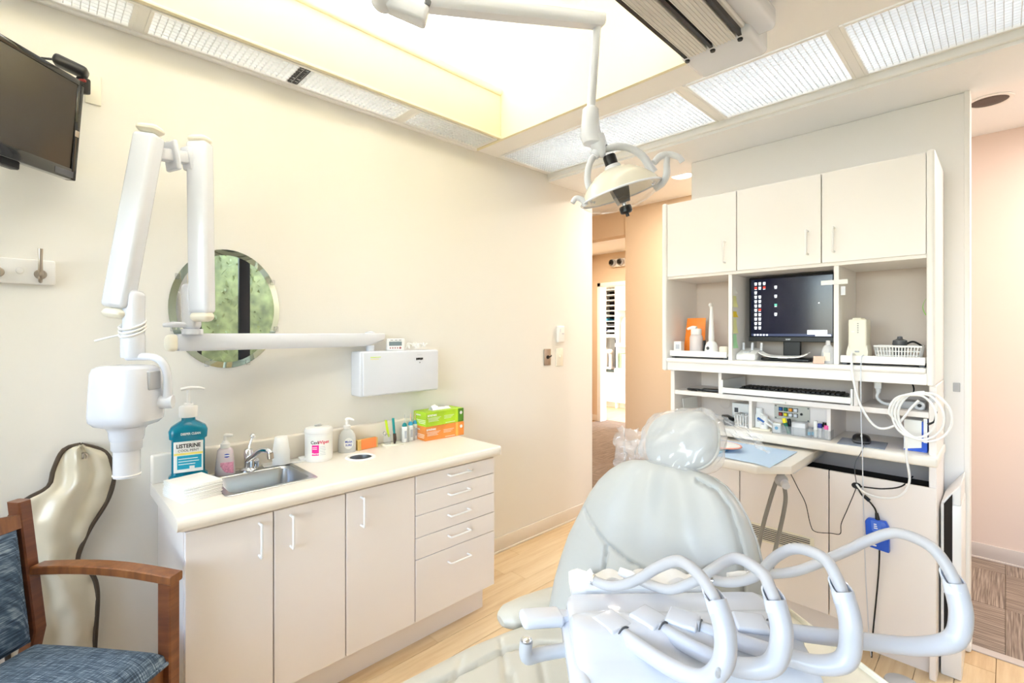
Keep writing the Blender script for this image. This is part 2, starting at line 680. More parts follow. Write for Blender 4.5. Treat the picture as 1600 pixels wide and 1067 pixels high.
# corridor walls and the far room
S('wall_corridor', B().box(4.17, 4.29, -1.5, 2.634, 0, 2.62), 'pink', label='pale pink corridor wall right of partition', cat='wall')
S('wall_corridor_tan', B().box(4.15, 4.172, 1.2, 2.634, 0, 2.62), 'tan', label='tan corridor wall left of the hutch', cat='wall')
S('wall_hall_side', B().box(2.97, 3.09, WA + .12, 4.62, 0, 2.62), 'tan', label='tan hall wall beyond the doorway', cat='wall')
S('wall_hall_end', B().box(2.97, 6.36, 4.62, 4.74, 0, 2.62), 'tan', label='tan end wall of the side hall', cat='wall')
S('wall_hall_near', B().box(4.29, 6.3, 2.51, 2.634, 0, 2.62), 'tan', label='tan near wall of side hall', cat='wall')
fwll = B()
fwll.box(6.3, 6.42, 4.47, 4.62, 0, 2.62); fwll.box(6.3, 6.42, 2.634, 3.5, 0, 2.62); fwll.box(6.3, 6.42, 3.5, 4.47, 2.14, 2.62)
S('wall_far', fwll, 'tan', label='tan far wall with the supply room doorway', cat='wall')
S('trim_5', B().box(4.17, 4.30, 2.634, 4.62, 2.37, 2.62), 'tan', label='tan header beam over the hall opening', cat='beam')
dfm = T('door_1', 'cream frame of supply room doorway', 'door frame'); dfm['kind'] = 'structure'
P('jamb', B().box(6.27, 6.43, 4.43, 4.49, 0, 2.17, .004), 'frame', dfm)
P('jamb', B().box(6.27, 6.43, 3.48, 3.54, 0, 2.17, .004), 'frame', dfm)
P('head', B().box(6.27, 6.43, 3.48, 4.49, 2.11, 2.17, .004), 'frame', dfm)
S('wall_supply_room', B().box(8.1, 8.2, 2.6, 5.6, 0, 2.62), 'wall', label='supply room back wall', cat='wall')
S('wall_supply_side', B().box(6.36, 8.2, 5.5, 5.6, 0, 2.62), 'wall', label='supply room side wall', cat='wall')

# ---------------------------------------------------------------- baseboards
def baseboard(n, x0, x1, y0, y1, mat, lab):
    b = B()
    b.box(x0, x1, y0, y1, 0, .095, .003)
    # coved toe
    if abs(x1 - x0) > abs(y1 - y0):
        b.box(x0, x1, y0 - .008, y1, 0, .012, .003)
    else:
        b.box(x0 - .008, x1, y0, y1, 0, .012, .003)
    S('baseboard_' + n, b, mat, label=lab, cat='baseboard')
baseboard('left', 1.60, 3.09, WA - .008, WA, 'base', 'cream vinyl baseboard on wall right of counter')
baseboard('corner', -1.7, .34, WA - .008, WA, 'base', 'cream vinyl baseboard behind the armchair')
baseboard('corridor', 4.162, 4.17, -1.5, 1.2, 'basegrey', 'grey vinyl baseboard along the corridor wall')
baseboard('hall', 6.292, 6.3, 4.49, 4.62, 'base', 'cream baseboard beside the supply room door')

# ---------------------------------------------------------------- ceilings and light troughs
ZB = 2.51          # underside of the soffits
S('ceiling', B().box(-1.7, 1.92, .50, WA, 3.02, 3.10), 'ceil', label='bright white raised coffer ceiling', cat='ceiling')
S('ceiling_soffit_right', B().box(-1.7, 2.07, -1.5, .84, ZB, ZB + .04), 'soffitw', label='white dropped soffit right of the rail track', cat='ceiling')
S('ceiling_coffer_side', B().box(-1.7, 1.90, .82, .84, ZB + .04, 2.79).box(-1.7, 1.92, .50, .52, ZB + .04, 3.02), 'soffit', label='cream upright side of coffer above the track', cat='ceiling')  # low lip and recess behind it shaped for the added cove uplight
fb = B().box(1.90, 1.92, .84, WA, ZB, 3.02).box(1.90, 1.92, .50, .84, ZB + .04, 3.02)
S('ceiling_fascia_cabinet', fb, 'soffit', label='tall cream coffer face above the hutch side', cat='ceiling')
S('ceiling_band_cabinet', B().box(1.921, 2.07, .84, WA, ZB, ZB + .02), 'soffitw', label='flat beige band between coffer and light grilles', cat='ceiling')
rg = B().box(2.575, 2.955, -1.5, WA, 2.46, 2.62); rg.box(2.955, 3.09, 1.3, WA, 2.46, 2.62)
S('ceiling_ring', rg, 'ceil', label='white ceiling strip above the hutch', cat='ceiling')
S('ceiling_corridor', B().box(2.955, 8.2, -1.5, 5.6, 2.62, 2.68), 'ceil', label='white corridor ceiling', cat='ceiling')
tb = B()
tb.box(1.92, 2.96, -1.5, WA, 2.84, 2.86); tb.box(2.94, 2.96, -1.5, WA, 2.62, 2.84); tb.box(2.05, 2.07, -1.5, WA, ZB + .04, 2.84)
tb.box(2.96, 3.10, 2.1, WA + .12, 2.62, 3.04)
S('ceiling_trough_cabinet', tb, 'ceil', label='white inside of the light trough by the hutch', cat='ceiling')
# valance of the wall trough
va = B()
va.box(-1.7, 1.90, 2.03, 2.046, ZB, 2.79, .003)
va.box(-1.7, 1.90, 2.018, 2.052, 2.755, 2.80, .01, 3)
va.box(-1.7, 1.90, 2.024, 2.03, ZB, ZB + .012, .002)
S('ceiling_valance', va, 'soffit', label='cream valance hiding the wall light trough', cat='ceiling')
fx = T('light_batten', 'white lamp batten above the wall grille', 'light'); 
P('batten', B().box(-1.6, 1.85, 2.10, 2.21, 2.735, 2.795, .004), 'frame', fx)


def lattice(x0, x1, y0, y1, z, pitch=.0215, h=.021, th=.0022):
    L_ = []
    nx = int((x1 - x0) / pitch); ny = int((y1 - y0) / pitch)
    for i in range(nx + 1):
        xx = x0 + (x1 - x0) * i / nx
        L_.append((xx - th / 2, xx + th / 2, y0, y1, z, z + h))
    for j in range(ny + 1):
        yy = y0 + (y1 - y0) * j / ny
        L_.append((x0, x1, yy - th / 2, yy + th / 2, z, z + h))
    return boxes(L_)


def grille(name, label, x0, x1, y0, y1, z=ZB):
    t = T(name, label, 'light grille', ((x0 + x1) / 2, (y0 + y1) / 2, z), 0, 'egg-crate grilles over the lamps')
    g = P('lattice', lattice(x0 + .012, x1 - .012, y0 + .012, y1 - .012, z + .004), 'lattice', t, world=True, smooth=False)
    g['kind'] = 'stuff'
    for a in ((x0, x1, y0, y0 + .014), (x0, x1, y1 - .014, y1), (x0, x0 + .014, y0 + .014, y1 - .014), (x1 - .014, x1, y0 + .014, y1 - .014)):
        P('frame_bar', B().box(*a, z - .002, z + .027, .002, 1), 'frame', t, world=True)
    return t


grille('light_grille', 'long white egg-crate grille along cream wall above the mirror', .275, 1.335, 2.05, 2.245)
grille('light_grille', 'short egg-crate grille at the far end of the wall trough', 1.365, 1.89, 2.05, 2.245)
grille('light_grille', 'egg-crate grille above the wall screen, cut by the photo edge', -.85, .245, 2.05, 2.245)
for a, b_ in ((1.335, 1.365), (.245, .275)):
    S('trim_6', B().box(a, b_, 2.05, 2.26, ZB - .001, ZB + .02), 'frame', label='white cross bar in the wall trough, %s end' % ('far' if a > 1 else 'near'), cat='trim')
S('trim_7', B().box(-1.7, 1.9, 2.243, WA, ZB - .012, ZB + .02, .003), 'frame', label='white ledge under the wall grilles', cat='trim')
dk = T('grille_insert', 'small dark grey patch of lattice in the wall grille', 'grille patch', (.815, 2.145, ZB + .018))
P('lattice', lattice(.79, .828, 2.066, 2.228, ZB + .003, .0128, .018, .0045), 'dgrey', dk, world=True, smooth=False)
grille('light_grille', 'large egg-crate grille over the corner above the dental light', 2.08, 2.56, 1.055, 2.235)
grille('light_grille', 'square egg-crate grille in the middle above the hutch', 2.08, 2.56, .455, 1.02)
grille('light_grille', 'egg-crate grille above the hutch end at top right', 2.08, 2.56, -.72, .425)
for a, b_ in ((1.02, 1.055), (.425, .455)):
    S('trim_8', B().box(2.07, 2.575, a, b_, ZB - .001, ZB + .02), 'frame', label='white cross bar between hutch-side grilles, %s' % ('left one' if a > 1 else 'right one'), cat='trim')
S('trim_9', B().box(2.56, 2.585, -1.5, WA, ZB - .035, ZB + .03, .006, 3), 'frame', label='white ledge along the hutch-side grilles', cat='trim')
S('trim_10', B().box(2.07, 2.575, 2.235, WA, ZB - .001, ZB + .02, .003), 'frame', label='white ledge at the corner end of grilles', cat='trim')
ap = T('access_panel', 'flat white access panel in the soffit', 'ceiling panel', (1.2, .1, ZB))
P('panel', B().box(.75, 1.72, .06, .46, ZB - .004, ZB + .001, .002, 1), 'soffitw', ap, world=True)


def downlight(label, x, y, lit):
    t = T('downlight', label, 'ceiling light', (x, y, 2.62), 0, 'recessed corridor downlights')
    P('trim_ring', B().tube([(math.cos(a) * .085, math.sin(a) * .085, -.003) for a in [2 * PI * k / 32 for k in range(32)]], .011, 8, 0, True, 1, .5), 'frame', t)
    P('reflector', B().lathe([(.085, -.004), (.081, -.0045), (.0, -.0035)] if not lit else [(.085, -.004), (.06, -.006), (.0, -.007)], n=32), MAT['bronze'] if not lit else MAT['glow'], t)
    if lit:
        l = bpy.data.lights.new('downlight_lamp', 'AREA'); l.shape = 'DISK'; l.size = .15; l.energy = 20; l.color = (1, .90, .76)
        o = bpy.data.objects.new('downlight_lamp', l); COL.objects.link(o); o.location = (x, y, 2.605)
        o.parent = t; o.location = (0, 0, -.012)
    return t


MAT['bronze'] = M('dark_bronze_reflector', '#3A2A22', .25, .8)
downlight('lit recessed downlight beside the dental light', 3.575, 1.76, True)
downlight('unlit recessed downlight with dark reflector at right', 3.575, .06, False)
for nm, x, y, e in (('hall_fill', 5.3, 3.8, 28), ('supply_fill', 7.0, 4.0, 20), ('corridor_fill', 3.55, -.8, 26)):  # unseen lamps added to brighten hall, supply room and corridor
    t = T('ceiling_fill_lamp', {'hall_fill': 'added warm flush lamp in the side hall ceiling', 'supply_fill': 'added warm flush lamp in supply room ceiling', 'corridor_fill': 'added flush lamp in corridor ceiling right of partition'}[nm], 'ceiling light', (x, y, 2.62))
    P('lamp_plate', B().lathe([(.0, 0), (.16, 0), (.165, -.012), (.15, -.02), (0, -.02)]), 'frame', t)
    l = bpy.data.lights.new(nm, 'AREA'); l.shape = 'DISK'; l.size = .3; l.energy = e; l.color = (1, .90, .76) if nm != 'corridor_fill' else (1, .93, .88)
    o = bpy.data.objects.new(nm, l); COL.objects.link(o); o.parent = t; o.location = (0, 0, -.03)

# ---------------------------------------------------------------- garden outside the window (seen in the mirror)
gd = B().box(-7, 6, -7, -1.62, -.25, -.15).box(-7, -1.82, -1.62, 6, -.25, -.15)
S('floor_garden', gd, 'ground', label='garden soil outside the window', cat='ground')
for k in range(6):
    bx, by = -2.0 + k * 1.3, -3.1 - (k % 2) * .12
    t = T('garden_shrub', 'tall leafy green shrub outside the window, %s in the row' % ('first', 'second', 'third', 'fourth', 'fifth', 'sixth')[k], 'shrub', (bx, by, -.15), 0, 'shrubs outside the window')
    P('stem', B().tube([(0, 0, 0), (.03, .02, .9), (-.02, 0, 2.2)], [.05, .04, .015], 8), 'bark', t)
    P('inner_foliage', B().ellipsoid((0, 0, 1.65), .60, .40, 1.65, None, 20, 16, 3.5, lambda q, p_: p_ * (.06 * noise.noise(q * 5))), 'leaf', t)
    V, Fc = [], []
    for i in range(2600):
        a = random.random() * 2 * PI; zz = .1 + random.random() * 3.25
        rr = .40 + .14 * random.random()
        p = Vector((math.cos(a) * rr * 1.13, math.sin(a) * rr * .85, zz))
        q = Matrix.Rotation(random.random() * 6.3, 3, 'Z') @ Matrix.Rotation(random.random() * 2.6, 3, 'X')
        kx = len(V); s_ = .03 + random.random() * .035
        for c in ((-.35, 0, 0), (0, -1, 0), (.35, 0, .1), (0, 1, 0)):
            V.append(p + q @ (Vector(c) * s_))
        Fc.append((kx, kx + 1, kx + 2, kx + 3))
    me = bpy.data.meshes.new('foliage'); me.from_pydata(V, [], Fc)
    f = P('foliage', me, 'leaf', t, smooth=False); f['kind'] = 'stuff'
gf = T('garden_fence', 'olive board fence behind the garden shrubs', 'fence', (1, -4.3, -.15))
fbm = B().box(-.098, .098, -.01, .01, 0, 2.3).mesh('board'); fbm.materials.append(MAT['ground'])
for k in range(45):
    P('board', fbm, 'ground', gf).location = (-4.4 + k * .2, 0, 0)

# ================================================================ sink counter along the left wall
CT = .832                       # worktop surface
YF = 1.79                       # cabinet front plane
XC = [.324, .587, .851, 1.166, 1.63]
G = .0022                       # door gap


def bar_handle(parent, c, length, vertical, front, off=.028, r=.0045, out=(0, -1, 0)):
    """white D-shaped pull; c = centre on the face, out = outward direction of the face"""
    o = Vector(out)
    a = Vector((0, 0, 1)) if vertical else Vector((1, 0, 0)) if abs(o.y) > .5 else Vector((0, 1, 0))
    c = Vector(c)
    h = length / 2
    pts = [c - a * h + o * .0, c - a * h + o * off * .8, c - a * (h - .008) + o * off, c + a * (h - .008) + o * off, c + a * h + o * off * .8, c + a * h]
    return P('handle', B().tube(pts, r, 10, 4), 'white', parent, label='white plastic pull handle')


cb = T('base_cabinet', 'pale pinkish laminate base cabinet with three doors and drawer stack under the sink', 'cabinet', (.98, 1.98, 0))
bd = B()
bd.box(.324, .342, YF + .018, WA - .002, 0, CT - .045)
bd.box(1.612, 1.63, YF + .018, WA - .002, .14, CT - .045)
bd.box(.342, 1.612, YF + .018, WA - .002, .14, .158)
bd.box(.342, 1.612, YF + .022, WA - .002, .158, .166)
for x in XC[1:-1]:
    bd.box(x - .009, x + .009, YF + .02, WA - .02, .158, CT - .30)
bd.box(1.166, 1.612, YF + .05, WA - .02, .158, CT - .06)
bd.box(.342, 1.612, YF + .019, YF + .03, CT - .075, CT - .045)
P('body', bd, 'cab', cb, world=True)
P('toe_kick', B().box(.342, 1.617, 1.866, 1.88, 0, .14), 'cab', cb, world=True)
P('kick_side', B().box(1.605, 1.617, 1.88, WA - .002, 0, .14), 'cab', cb, world=True)
ZT = CT - .047
for i, hx in enumerate((.540, .644, .914)):
    d = P('door', B().box(XC[i] + G, XC[i + 1] - G, YF, YF + .018, .14, ZT - .012, .0015, 1), 'cab', cb, world=True)
    bar_handle(d, (hx, YF, .690), .11, True, YF)
zs = [ZT - .012, .695, .598, .501, .407, .14]
for i in range(5):
    d = P('drawer', B().box(XC[3] + G, XC[4] - .001, YF, YF + .018, zs[i + 1] + (.003 if i < 4 else 0), zs[i], .0015, 1), 'cab', cb, world=True)
    hz = (zs[i] + zs[i + 1]) / 2 + .012 if i < 4 else zs[i] - .06
    bar_handle(d, (1.40, YF, hz), .115, False, YF)

# worktop with a real sink cut-out and round waste chute, bullnose front, backsplash
SX0, SX1, SY0, SY1 = .475, .765, 1.885, 2.145        # sink cut-out
HX, HY, HR = 1.045, 2.05, .052                       # waste chute


def worktop_mesh():
    b = B()
    x0, x1, y0, y1 = .300, 1.645, 1.775, WA - .002
    z0, z1 = CT - .045, CT
    # slabs around the sink cut-out and the chute opening
    b.box(x0, SX0, y0, y1, z0, z1)
    b.box(SX0, SX1, y0, SY0, z0, z1)
    b.box(SX0, SX1, SY1, y1, z0, z1)
    b.box(SX1, HX - .08, y0, y1, z0, z1)
    b.box(HX + .08, x1, y0, y1, z0, z1)
    b.box(HX - .08, HX + .08, y0, HY - .08, z0, z1)
    b.box(HX - .08, HX + .08, HY + .08, y1, z0, z1)
    n = 32
    inner, outer = [], []
    for k in range(n):
        a = 2 * PI * k / n
        inner.append((HX + HR * math.cos(a), HY + HR * math.sin(a)))
        m_ = max(abs(math.cos(a)), abs(math.sin(a)))
        outer.append((HX + .08 * math.cos(a) / m_, HY + .08 * math.sin(a) / m_))
    for k in range(n):
        j = (k + 1) % n
        b.face([(*inner[k], z1), (*outer[k], z1), (*outer[j], z1), (*inner[j], z1)])
        b.face([(*inner[j], z1), (*inner[j], z0), (*inner[k], z0), (*inner[k], z1)])
    # rounded front and right edges
    b.tube([(x0, y0, CT - .0225), (x1 - .02, y0, CT - .0225)], .0225, 16, 0)
    return b


wt = T('worktop', 'cream laminate worktop with rounded front edge and sink cut-out', 'worktop', (.98, 2.0, CT - .045))
P('slab', worktop_mesh(), 'top', wt, world=True)
P('front_edge', B().box(.300, 1.648, 1.756, 1.79, CT - .047, CT + .0005, .016, 4), 'top', wt, world=True)
P('end_edge', B().box(1.635, 1.655, 1.757, WA - .002, CT - .047, CT + .0004, .012, 3), 'top', wt, world=True)
P('backsplash', B().box(.300, 1.56, 2.222, WA - .001, CT - .001, CT + .108, .008, 3), 'top', wt, world=True)

# sink
sk = T('sink', 'small stainless steel bar sink set into the worktop', 'sink', (.62, 2.015, CT))


def rrect(x0, x1, y0, y1, r, z, n=6):
    pts = []
    for cx_, cy_, a0 in ((x1 - r, y1 - r, 0), (x0 + r, y1 - r, 90), (x0 + r, y0 + r, 180), (x1 - r, y0 + r, 270)):
        for k in range(n + 1):
            a = math.radians(a0 + 90 * k / n)
            pts.append((cx_ + r * math.cos(a), cy_ + r * math.sin(a), z))
    return pts


sb = B()
x0, x1, y0, y1 = SX0, SX1, SY0, SY1
sb.loft([rrect(x0 - .016, x1 + .016, y0 - .014, y1 + .05, .02, CT + .0015), rrect(x0 - .014, x1 + .014, y0 - .012, y1 + .048, .02, CT + .004),
         rrect(x0 + .006, x1 - .006, y0 + .006, y1 - .006, .03, CT + .003), rrect(x0 + .012, x1 - .012, y0 + .012, y1 - .012, .035, CT - .006),
         rrect(x0 + .022, x1 - .022, y0 + .022, y1 - .022, .045, CT - .12), rrect(x0 + .05, x1 - .05, y0 + .05, y1 - .05, .04, CT - .135)], cap=False)
sb.face([(p[0], p[1], CT - .135) for p in rrect(x0 + .05, x1 - .05, y0 + .05, y1 - .05, .04, 0)])
P('basin', sb, 'steel', sk, world=True)
P('drain', B().lathe([(0, 0), (.03, 0), (.034, .003), (.03, .005), (0, .002)], (.62, 2.015, CT - .136)), 'chrome', sk, world=True)

# faucet
fa = T('faucet', 'chrome single-lever faucet behind the sink', 'faucet', (.612, 2.165, CT + .003), math.radians(-38))
P('base', B().lathe([(0, 0), (.03, 0), (.031, .006), (.026, .012), (.02, .016), (0, .016)], sx=1.25), 'chrome', fa)
P('body', B().lathe([(0, .012), (.018, .012), (.019, .05), (.021, .08), (.018, .10), (.008, .108), (0, .109)]), 'chrome', fa)
P('spout', B().tube([(.0, -.008, .05), (.03, -.025, .075), (.075, -.05, .105), (.115, -.07, .108), (.128, -.078, .095)], [.014, .013, .012, .012, .012], 14), 'chrome', fa)
P('aerator', B().cyl((.127, -.077, .098), (.130, -.079, .072), .0135, .0135, 20), 'nickel', fa)
P('lever', B().tube([(0, 0, .10), (.008, .004, .13), (.014, .008, .152)], [.006, .005, .005], 10), 'chrome', fa)
P('lever_ball', B().ellipsoid((.016, .009, .162), .0125, .0125, .0125), 'chrome', fa)
P('side_valve', B().lathe([(0, 0), (.012, 0), (.011, .02), (.014, .03), (.008, .042), (0, .043)], (.028, .022, .012)), 'chrome', fa)
fa.scale = (.86, .86, .86)

# waste chute
ch = T('waste_chute', 'round steel-rimmed waste chute in the worktop', 'waste chute', (HX, HY, CT))
P('rim', B().tube([(math.cos(2 * PI * k / 40) * (HR + .006), math.sin(2 * PI * k / 40) * (HR + .006), .001) for k in range(40)], .010, 8, 0, True, 1, .4), 'frame', ch)
P('sleeve', B().loft([[(math.cos(2 * PI * k / 32) * r, math.sin(2 * PI * k / 32) * r, z) for k in range(32)] for r, z in ((HR - .002, .001), (HR - .004, -.02), (HR - .005, -.16))], cap=False), 'steel', ch)

# ---------------------------------------------------------------- things on the worktop
MAT.update(
    teal=M('blue_mouthwash', '#0A93B4', .08, 0, .55, 1.36, spec=.6),
    label=M('white_label', '#F6F6F2', .5),
    ink=M('black_ink', '#15151A', .6),
    cyan=M('cyan_print', '#1AA3C4', .5),
    yellow=M('yellow_print', '#F0DF7A', .5),
    napkin=M('white_paper', '#FAFAF8', .9),
    pinksoap=M('pink_soap', '#F8EAF0', .25, 0, .15, sss=.1),
    pinkflower=M('pink_print', '#F0A3BC', .5, var=(160, .25)),
    blueprint=M('blue_print', '#3D55B4', .5),
    magenta=M('magenta_print', '#F0229A', .5),
    redprint=M('red_print', '#D8285A', .5),
    greyprint=M('grey_print', '#B9BDC6', .6),
    sanit=M('clear_sanitizer', '#EEF2F4', .15, 0, .5),
    orange=M('orange_card', '#F78A4B', .45),
    tanbox=M('tan_card', '#D9B872', .5),
    glove_o=M('orange_glove_box', '#E38B3E', .5, var=(9, .18)),
    glove_o2=M('light_orange_print', '#F3B457', .5),
    glove_g=M('green_glove_box', '#A9CE2A', .5, var=(9, .22)),
    glove_g2=M('dark_green_print', '#4E7F22', .5, var=(14, .3)),
    lime=M('lime_plastic', '#C7E02A', .35),
    tealp=M('teal_plastic', '#13888C', .35),
    bluep=M('blue_plastic', '#3FA6CF', .3),
    peach=M('peach_plastic', '#F1C3AE', .4),
    brown=M('dark_brown_lacquer', '#38251B', .25),
    ivory=M('ivory_plastic', '#F2EDDD', .4),
    pale_tray=M('pale_tray', '#EAE8E6', .4),
)
# mouthwash bottle with pump
mw = T('mouthwash_bottle', 'large blue-green mouthwash bottle with white pump beside the napkins', 'bottle', (.405, 2.165, CT), math.radians(-12))
rings = []
for z, hw, hd in ((0, .058, .036), (.004, .062, .040), (.03, .062, .040), (.038, .054, .035), (.045, .053, .034), (.165, .053, .034), (.172, .060, .039), (.20, .062, .040), (.214, .055, .036), (.228, .036, .028), (.236, .023, .022), (.25, .021, .021)):
    r = []
    for k in range(40):
        a = 2 * PI * k / 40
        c, s_ = math.cos(a), math.sin(a)
        e_ = 4.5 if z < .22 else 2.2
        q = (abs(c) ** e_ + abs(s_) ** e_) ** (-1 / e_)
        r.append((c * q * hw, s_ * q * hd, z))
    rings.append(r)
P('bottle', B().loft(rings), 'teal', mw)
P('collar', B().lathe([(0, .248), (.029, .248), (.030, .252), (.030, .286), (.027, .29), (.016, .292), (.015, .30), (.0, .30)]), 'white', mw)
P('pump_stem', B().cyl((0, 0, .298), (0, 0, .352), .0062, .0062, 14), 'white', mw)
P('pump_head', B().tube([(-.024, .0, .353), (0, 0, .357), (.03, -.004, .357), (.052, -.006, .351)], [.010, .012, .009, .006], 12, sy=.6), 'white', mw)
lb = P('label_panel', B().box(-.045, .047, -.0362, -.0340, .048, .162, .0008, 1), 'label', mw)
L('LISTERINE', .020, 'ink', lb, (1, 0, 0), (0, 0, 1), (.001, -.0366, .145), bold=.0006, sx=.86)
L('COOL MINT', .0125, 'ink', lb, (1, 0, 0), (0, 0, 1), (.001, -.0366, .128), sx=.95)
P('colour_band', B().box(-.044, .046, -.0367, -.0360, .112, .120), 'yellow', lb)
P('colour_panel', B().box(-.034, .042, -.0368, -.0360, .060, .110), 'cyan', lb)
for i, w_ in enumerate((.060, .064, .052)):
    P('print_line', B().box(-.030, -.030 + w_, -.0372, -.0366, .097 - i * .010, .0995 - i * .010), 'label', lb)
P('print_seal', B().box(.004, .020, -.0372, -.0366, .058, .070), 'label', lb)
L('DEEPER CLEAN', .0115, 'label', mw, (1, 0, 0), (0, 0, 1), (.008, -.0412, .190), bold=.0003, sx=.8)

# napkins
nk = T('napkin_stack', 'stack of folded white paper napkins at the counter corner', 'napkins', (.385, 1.985, CT), math.radians(12))
random.seed(3)
nap = B().box(-.062, .062, -.075, .075, 0, .0032, .0014, 1).mesh('napkin'); nap.materials.append(MAT['napkin'])
for k in range(17):
    o = P('napkin', nap, 'napkin', nk)
    o.location = (random.uniform(-.003, .003), random.uniform(-.003, .003), k * .0031)
    o.rotation_euler = (0, 0, random.uniform(-.025, .025))

# pink hand soap
ps = T('soap_pump', 'small pink hand soap pump bottle left of faucet', 'soap bottle', (.528, 2.165, CT + .003), math.radians(-15))
P('bottle', B().lathe([(0, 0), (.031, 0), (.034, .004), (.033, .03), (.028, .075), (.0255, .098), (.021, .105), (.014, .109), (0, .109)], sx=1.05, sy=.62, sq=3), 'pinksoap', ps)
P('collar', B().lathe([(0, .107), (.0165, .107), (.0165, .124), (.012, .127), (.009, .135), (0, .135)]), 'white', ps)
P('pump_head', B().tube([(0, 0, .133), (0, 0, .150), (.004, 0, .156), (.026, -.004, .154)], [.005, .006, .008, .005], 10), 'white', ps)
P('flower_print', B().grid(lambda u, v: (-.016 + u * .045, -.0222 + .0016 * (1 - math.sin(v * 2)) + .003 * (u - .5) ** 2 * 4, .008 + v * .045), 6, 6, .0006), 'pinkflower', ps)
P('logo_print', B().lathe([(0, 0), (.010, 0), (.010, .0005), (0, .0005)], mat=basis((1, 0, 0), (0, .1, 1), (.006, -.0205, .079)), sy=.75), 'blueprint', ps)
P('logo_band', B().box(-.004, .016, -.0216, -.0208, .077, .0815), 'label', ps)

# paper cups and tray
tr = T('paper_tray', 'flat white tray under the paper cups', 'tray', (.775, 2.185, CT), math.radians(-6))
P('tray', B().box(-.10, .095, -.033, .033, 0, .007, .003, 2), 'pale_tray', tr)
P('paper_slip', B().box(.045, .092, -.025, .02, .007, .016, .002, 1), 'napkin', tr)
cu = T('paper_cups', 'short stack of upturned white paper cups', 'cups', (.742, 2.172, CT + .007))
cp = B().lathe([(0, .062), (.0235, .062), (.025, .060), (.0335, .003), (.0355, 0), (.032, 0), (.030, .003), (.022, .055), (0, .056)], n=28).mesh('cup'); cp.materials.append(MAT['napkin'])
for k in range(8):
    P('cup', cp, 'napkin', cu).location = (0, 0, k * .0075)

# wipes canister
wp = T('wipes_canister', 'white wet wipes canister with magenta label and open flap', 'canister', (.895, 2.15, CT))
P('canister', B().lathe([(0, 0), (.055, 0), (.058, .004), (.058, .118), (.056, .120), (0, .120)], n=40), 'white', wp)
ld = P('lid', B().lathe([(0, .119), (.0585, .119), (.060, .122), (.060, .134), (.056, .142), (.045, .146), (0, .147)], n=40), 'white', wp)
P('flap', B().box(-.022, .022, -.028, .0, -.001, .001, .0008, 1, mat=Matrix.Translation((-.012, .015, .148)) @ Matrix.Rotation(math.radians(-28), 4, 'X') @ Matrix.Rotation(math.radians(60), 4, 'Z')), 'white', ld)


def wrap(r, a0, a1, z0, z1, n=12):
    return B().grid(lambda u, v: (r * math.cos(a0 + (a1 - a0) * u), r * math.sin(a0 + (a1 - a0) * u), z0 + (z1 - z0) * v), n, 1)


def wraptext(body, size, r, ac, z, mat, parent, bold=0., name='lettering', sx=1.):
    me = textmesh(body, size, ext=.00015, bold=bold, sx=sx)
    for v in me.vertices:
        a = ac + v.co.x / r
        rr = r + v.co.z
        v.co = Vector((rr * math.cos(a), rr * math.sin(a), z + v.co.y))
    return P(name, me, mat, parent, smooth=False)


FA = math.radians(-105)      # angle that faces the camera
lw = P('label_sheet', wrap(.0584, FA - 1.0, FA + 1.0, .012, .112, 20), 'label', wp)
P('print_block', wrap(.0589, FA - .62, FA - .12, .03, .075), 'magenta', lw)
wraptext('Cavi', .0195, .0589, FA - .42, .086, 'ink', lw, .0003)
wraptext('Wipes', .0195, .0589, FA + .22, .086, 'redprint', lw, .0004)
wraptext('Metrex', .010, .0592, FA - .37, .038, 'label', lw, .0003)
for k in range(6):
    P('print_line', wrap(.0589, FA - .05, FA + .32 + .03 * (k % 3), .066 - k * .007, .0675 - k * .007), 'greyprint', lw)
for k in range(2):
    P('print_line', wrap(.0592, FA - .58, FA - .25, .064 - k * .007, .0665 - k * .007), 'label', lw)

# hand sanitizer
hs = T('sanitizer_pump', 'clear hand sanitizer pump bottle with blue lettering', 'sanitizer bottle', (1.045, 2.185, CT), math.radians(-20))
P('bottle', B().lathe([(0, 0), (.037, 0), (.040, .004), (.040, .05), (.036, .08), (.026, .10), (.015, .108), (.013, .114), (0, .114)], sy=.62, n=36), M('milky_bottle', '#EEF1F2', .2, 0, .2), hs)
P('collar', B().lathe([(0, .112), (.0165, .112), (.0165, .126), (.008, .130), (.007, .15), (0, .15)]), 'white', hs)
P('pump_head', B().tube([(-.006, 0, .150), (.0, 0, .155), (.012, -.003, .157), (.030, -.008, .150)], [.009, .012, .008, .006], 10, sy=.7), 'white', hs)
hl = P('label_oval', B().lathe([(0, 0), (.021, 0), (.021, .0005), (0, .0005)], mat=basis((1, 0, 0), (0, 0, 1), (.004, -.0258, .045)), sy=1.25), 'label', hs)
L('Moist', .0145, 'blueprint', hl, (1, 0, 0), (0, 0, 1), (.004, -.0266, .053), bold=.0003)
L('SURE', .0125, 'blueprint', hl, (1, 0, 0), (0, 0, 1), (.004, -.0266, .037), bold=.0003)

# orange box in a tan sleeve
ob = T('card_box', 'small orange and tan box standing against the backsplash', 'box', (1.145, 2.185, CT), math.radians(4))
P('sleeve', B().box(-.055, .055, -.014, .014, 0, .048, .0015, 1), 'tanbox', ob)
P('front_panel', B().box(-.038, .044, -.018, -.0135, .003, .052, .002, 2), 'orange', ob)

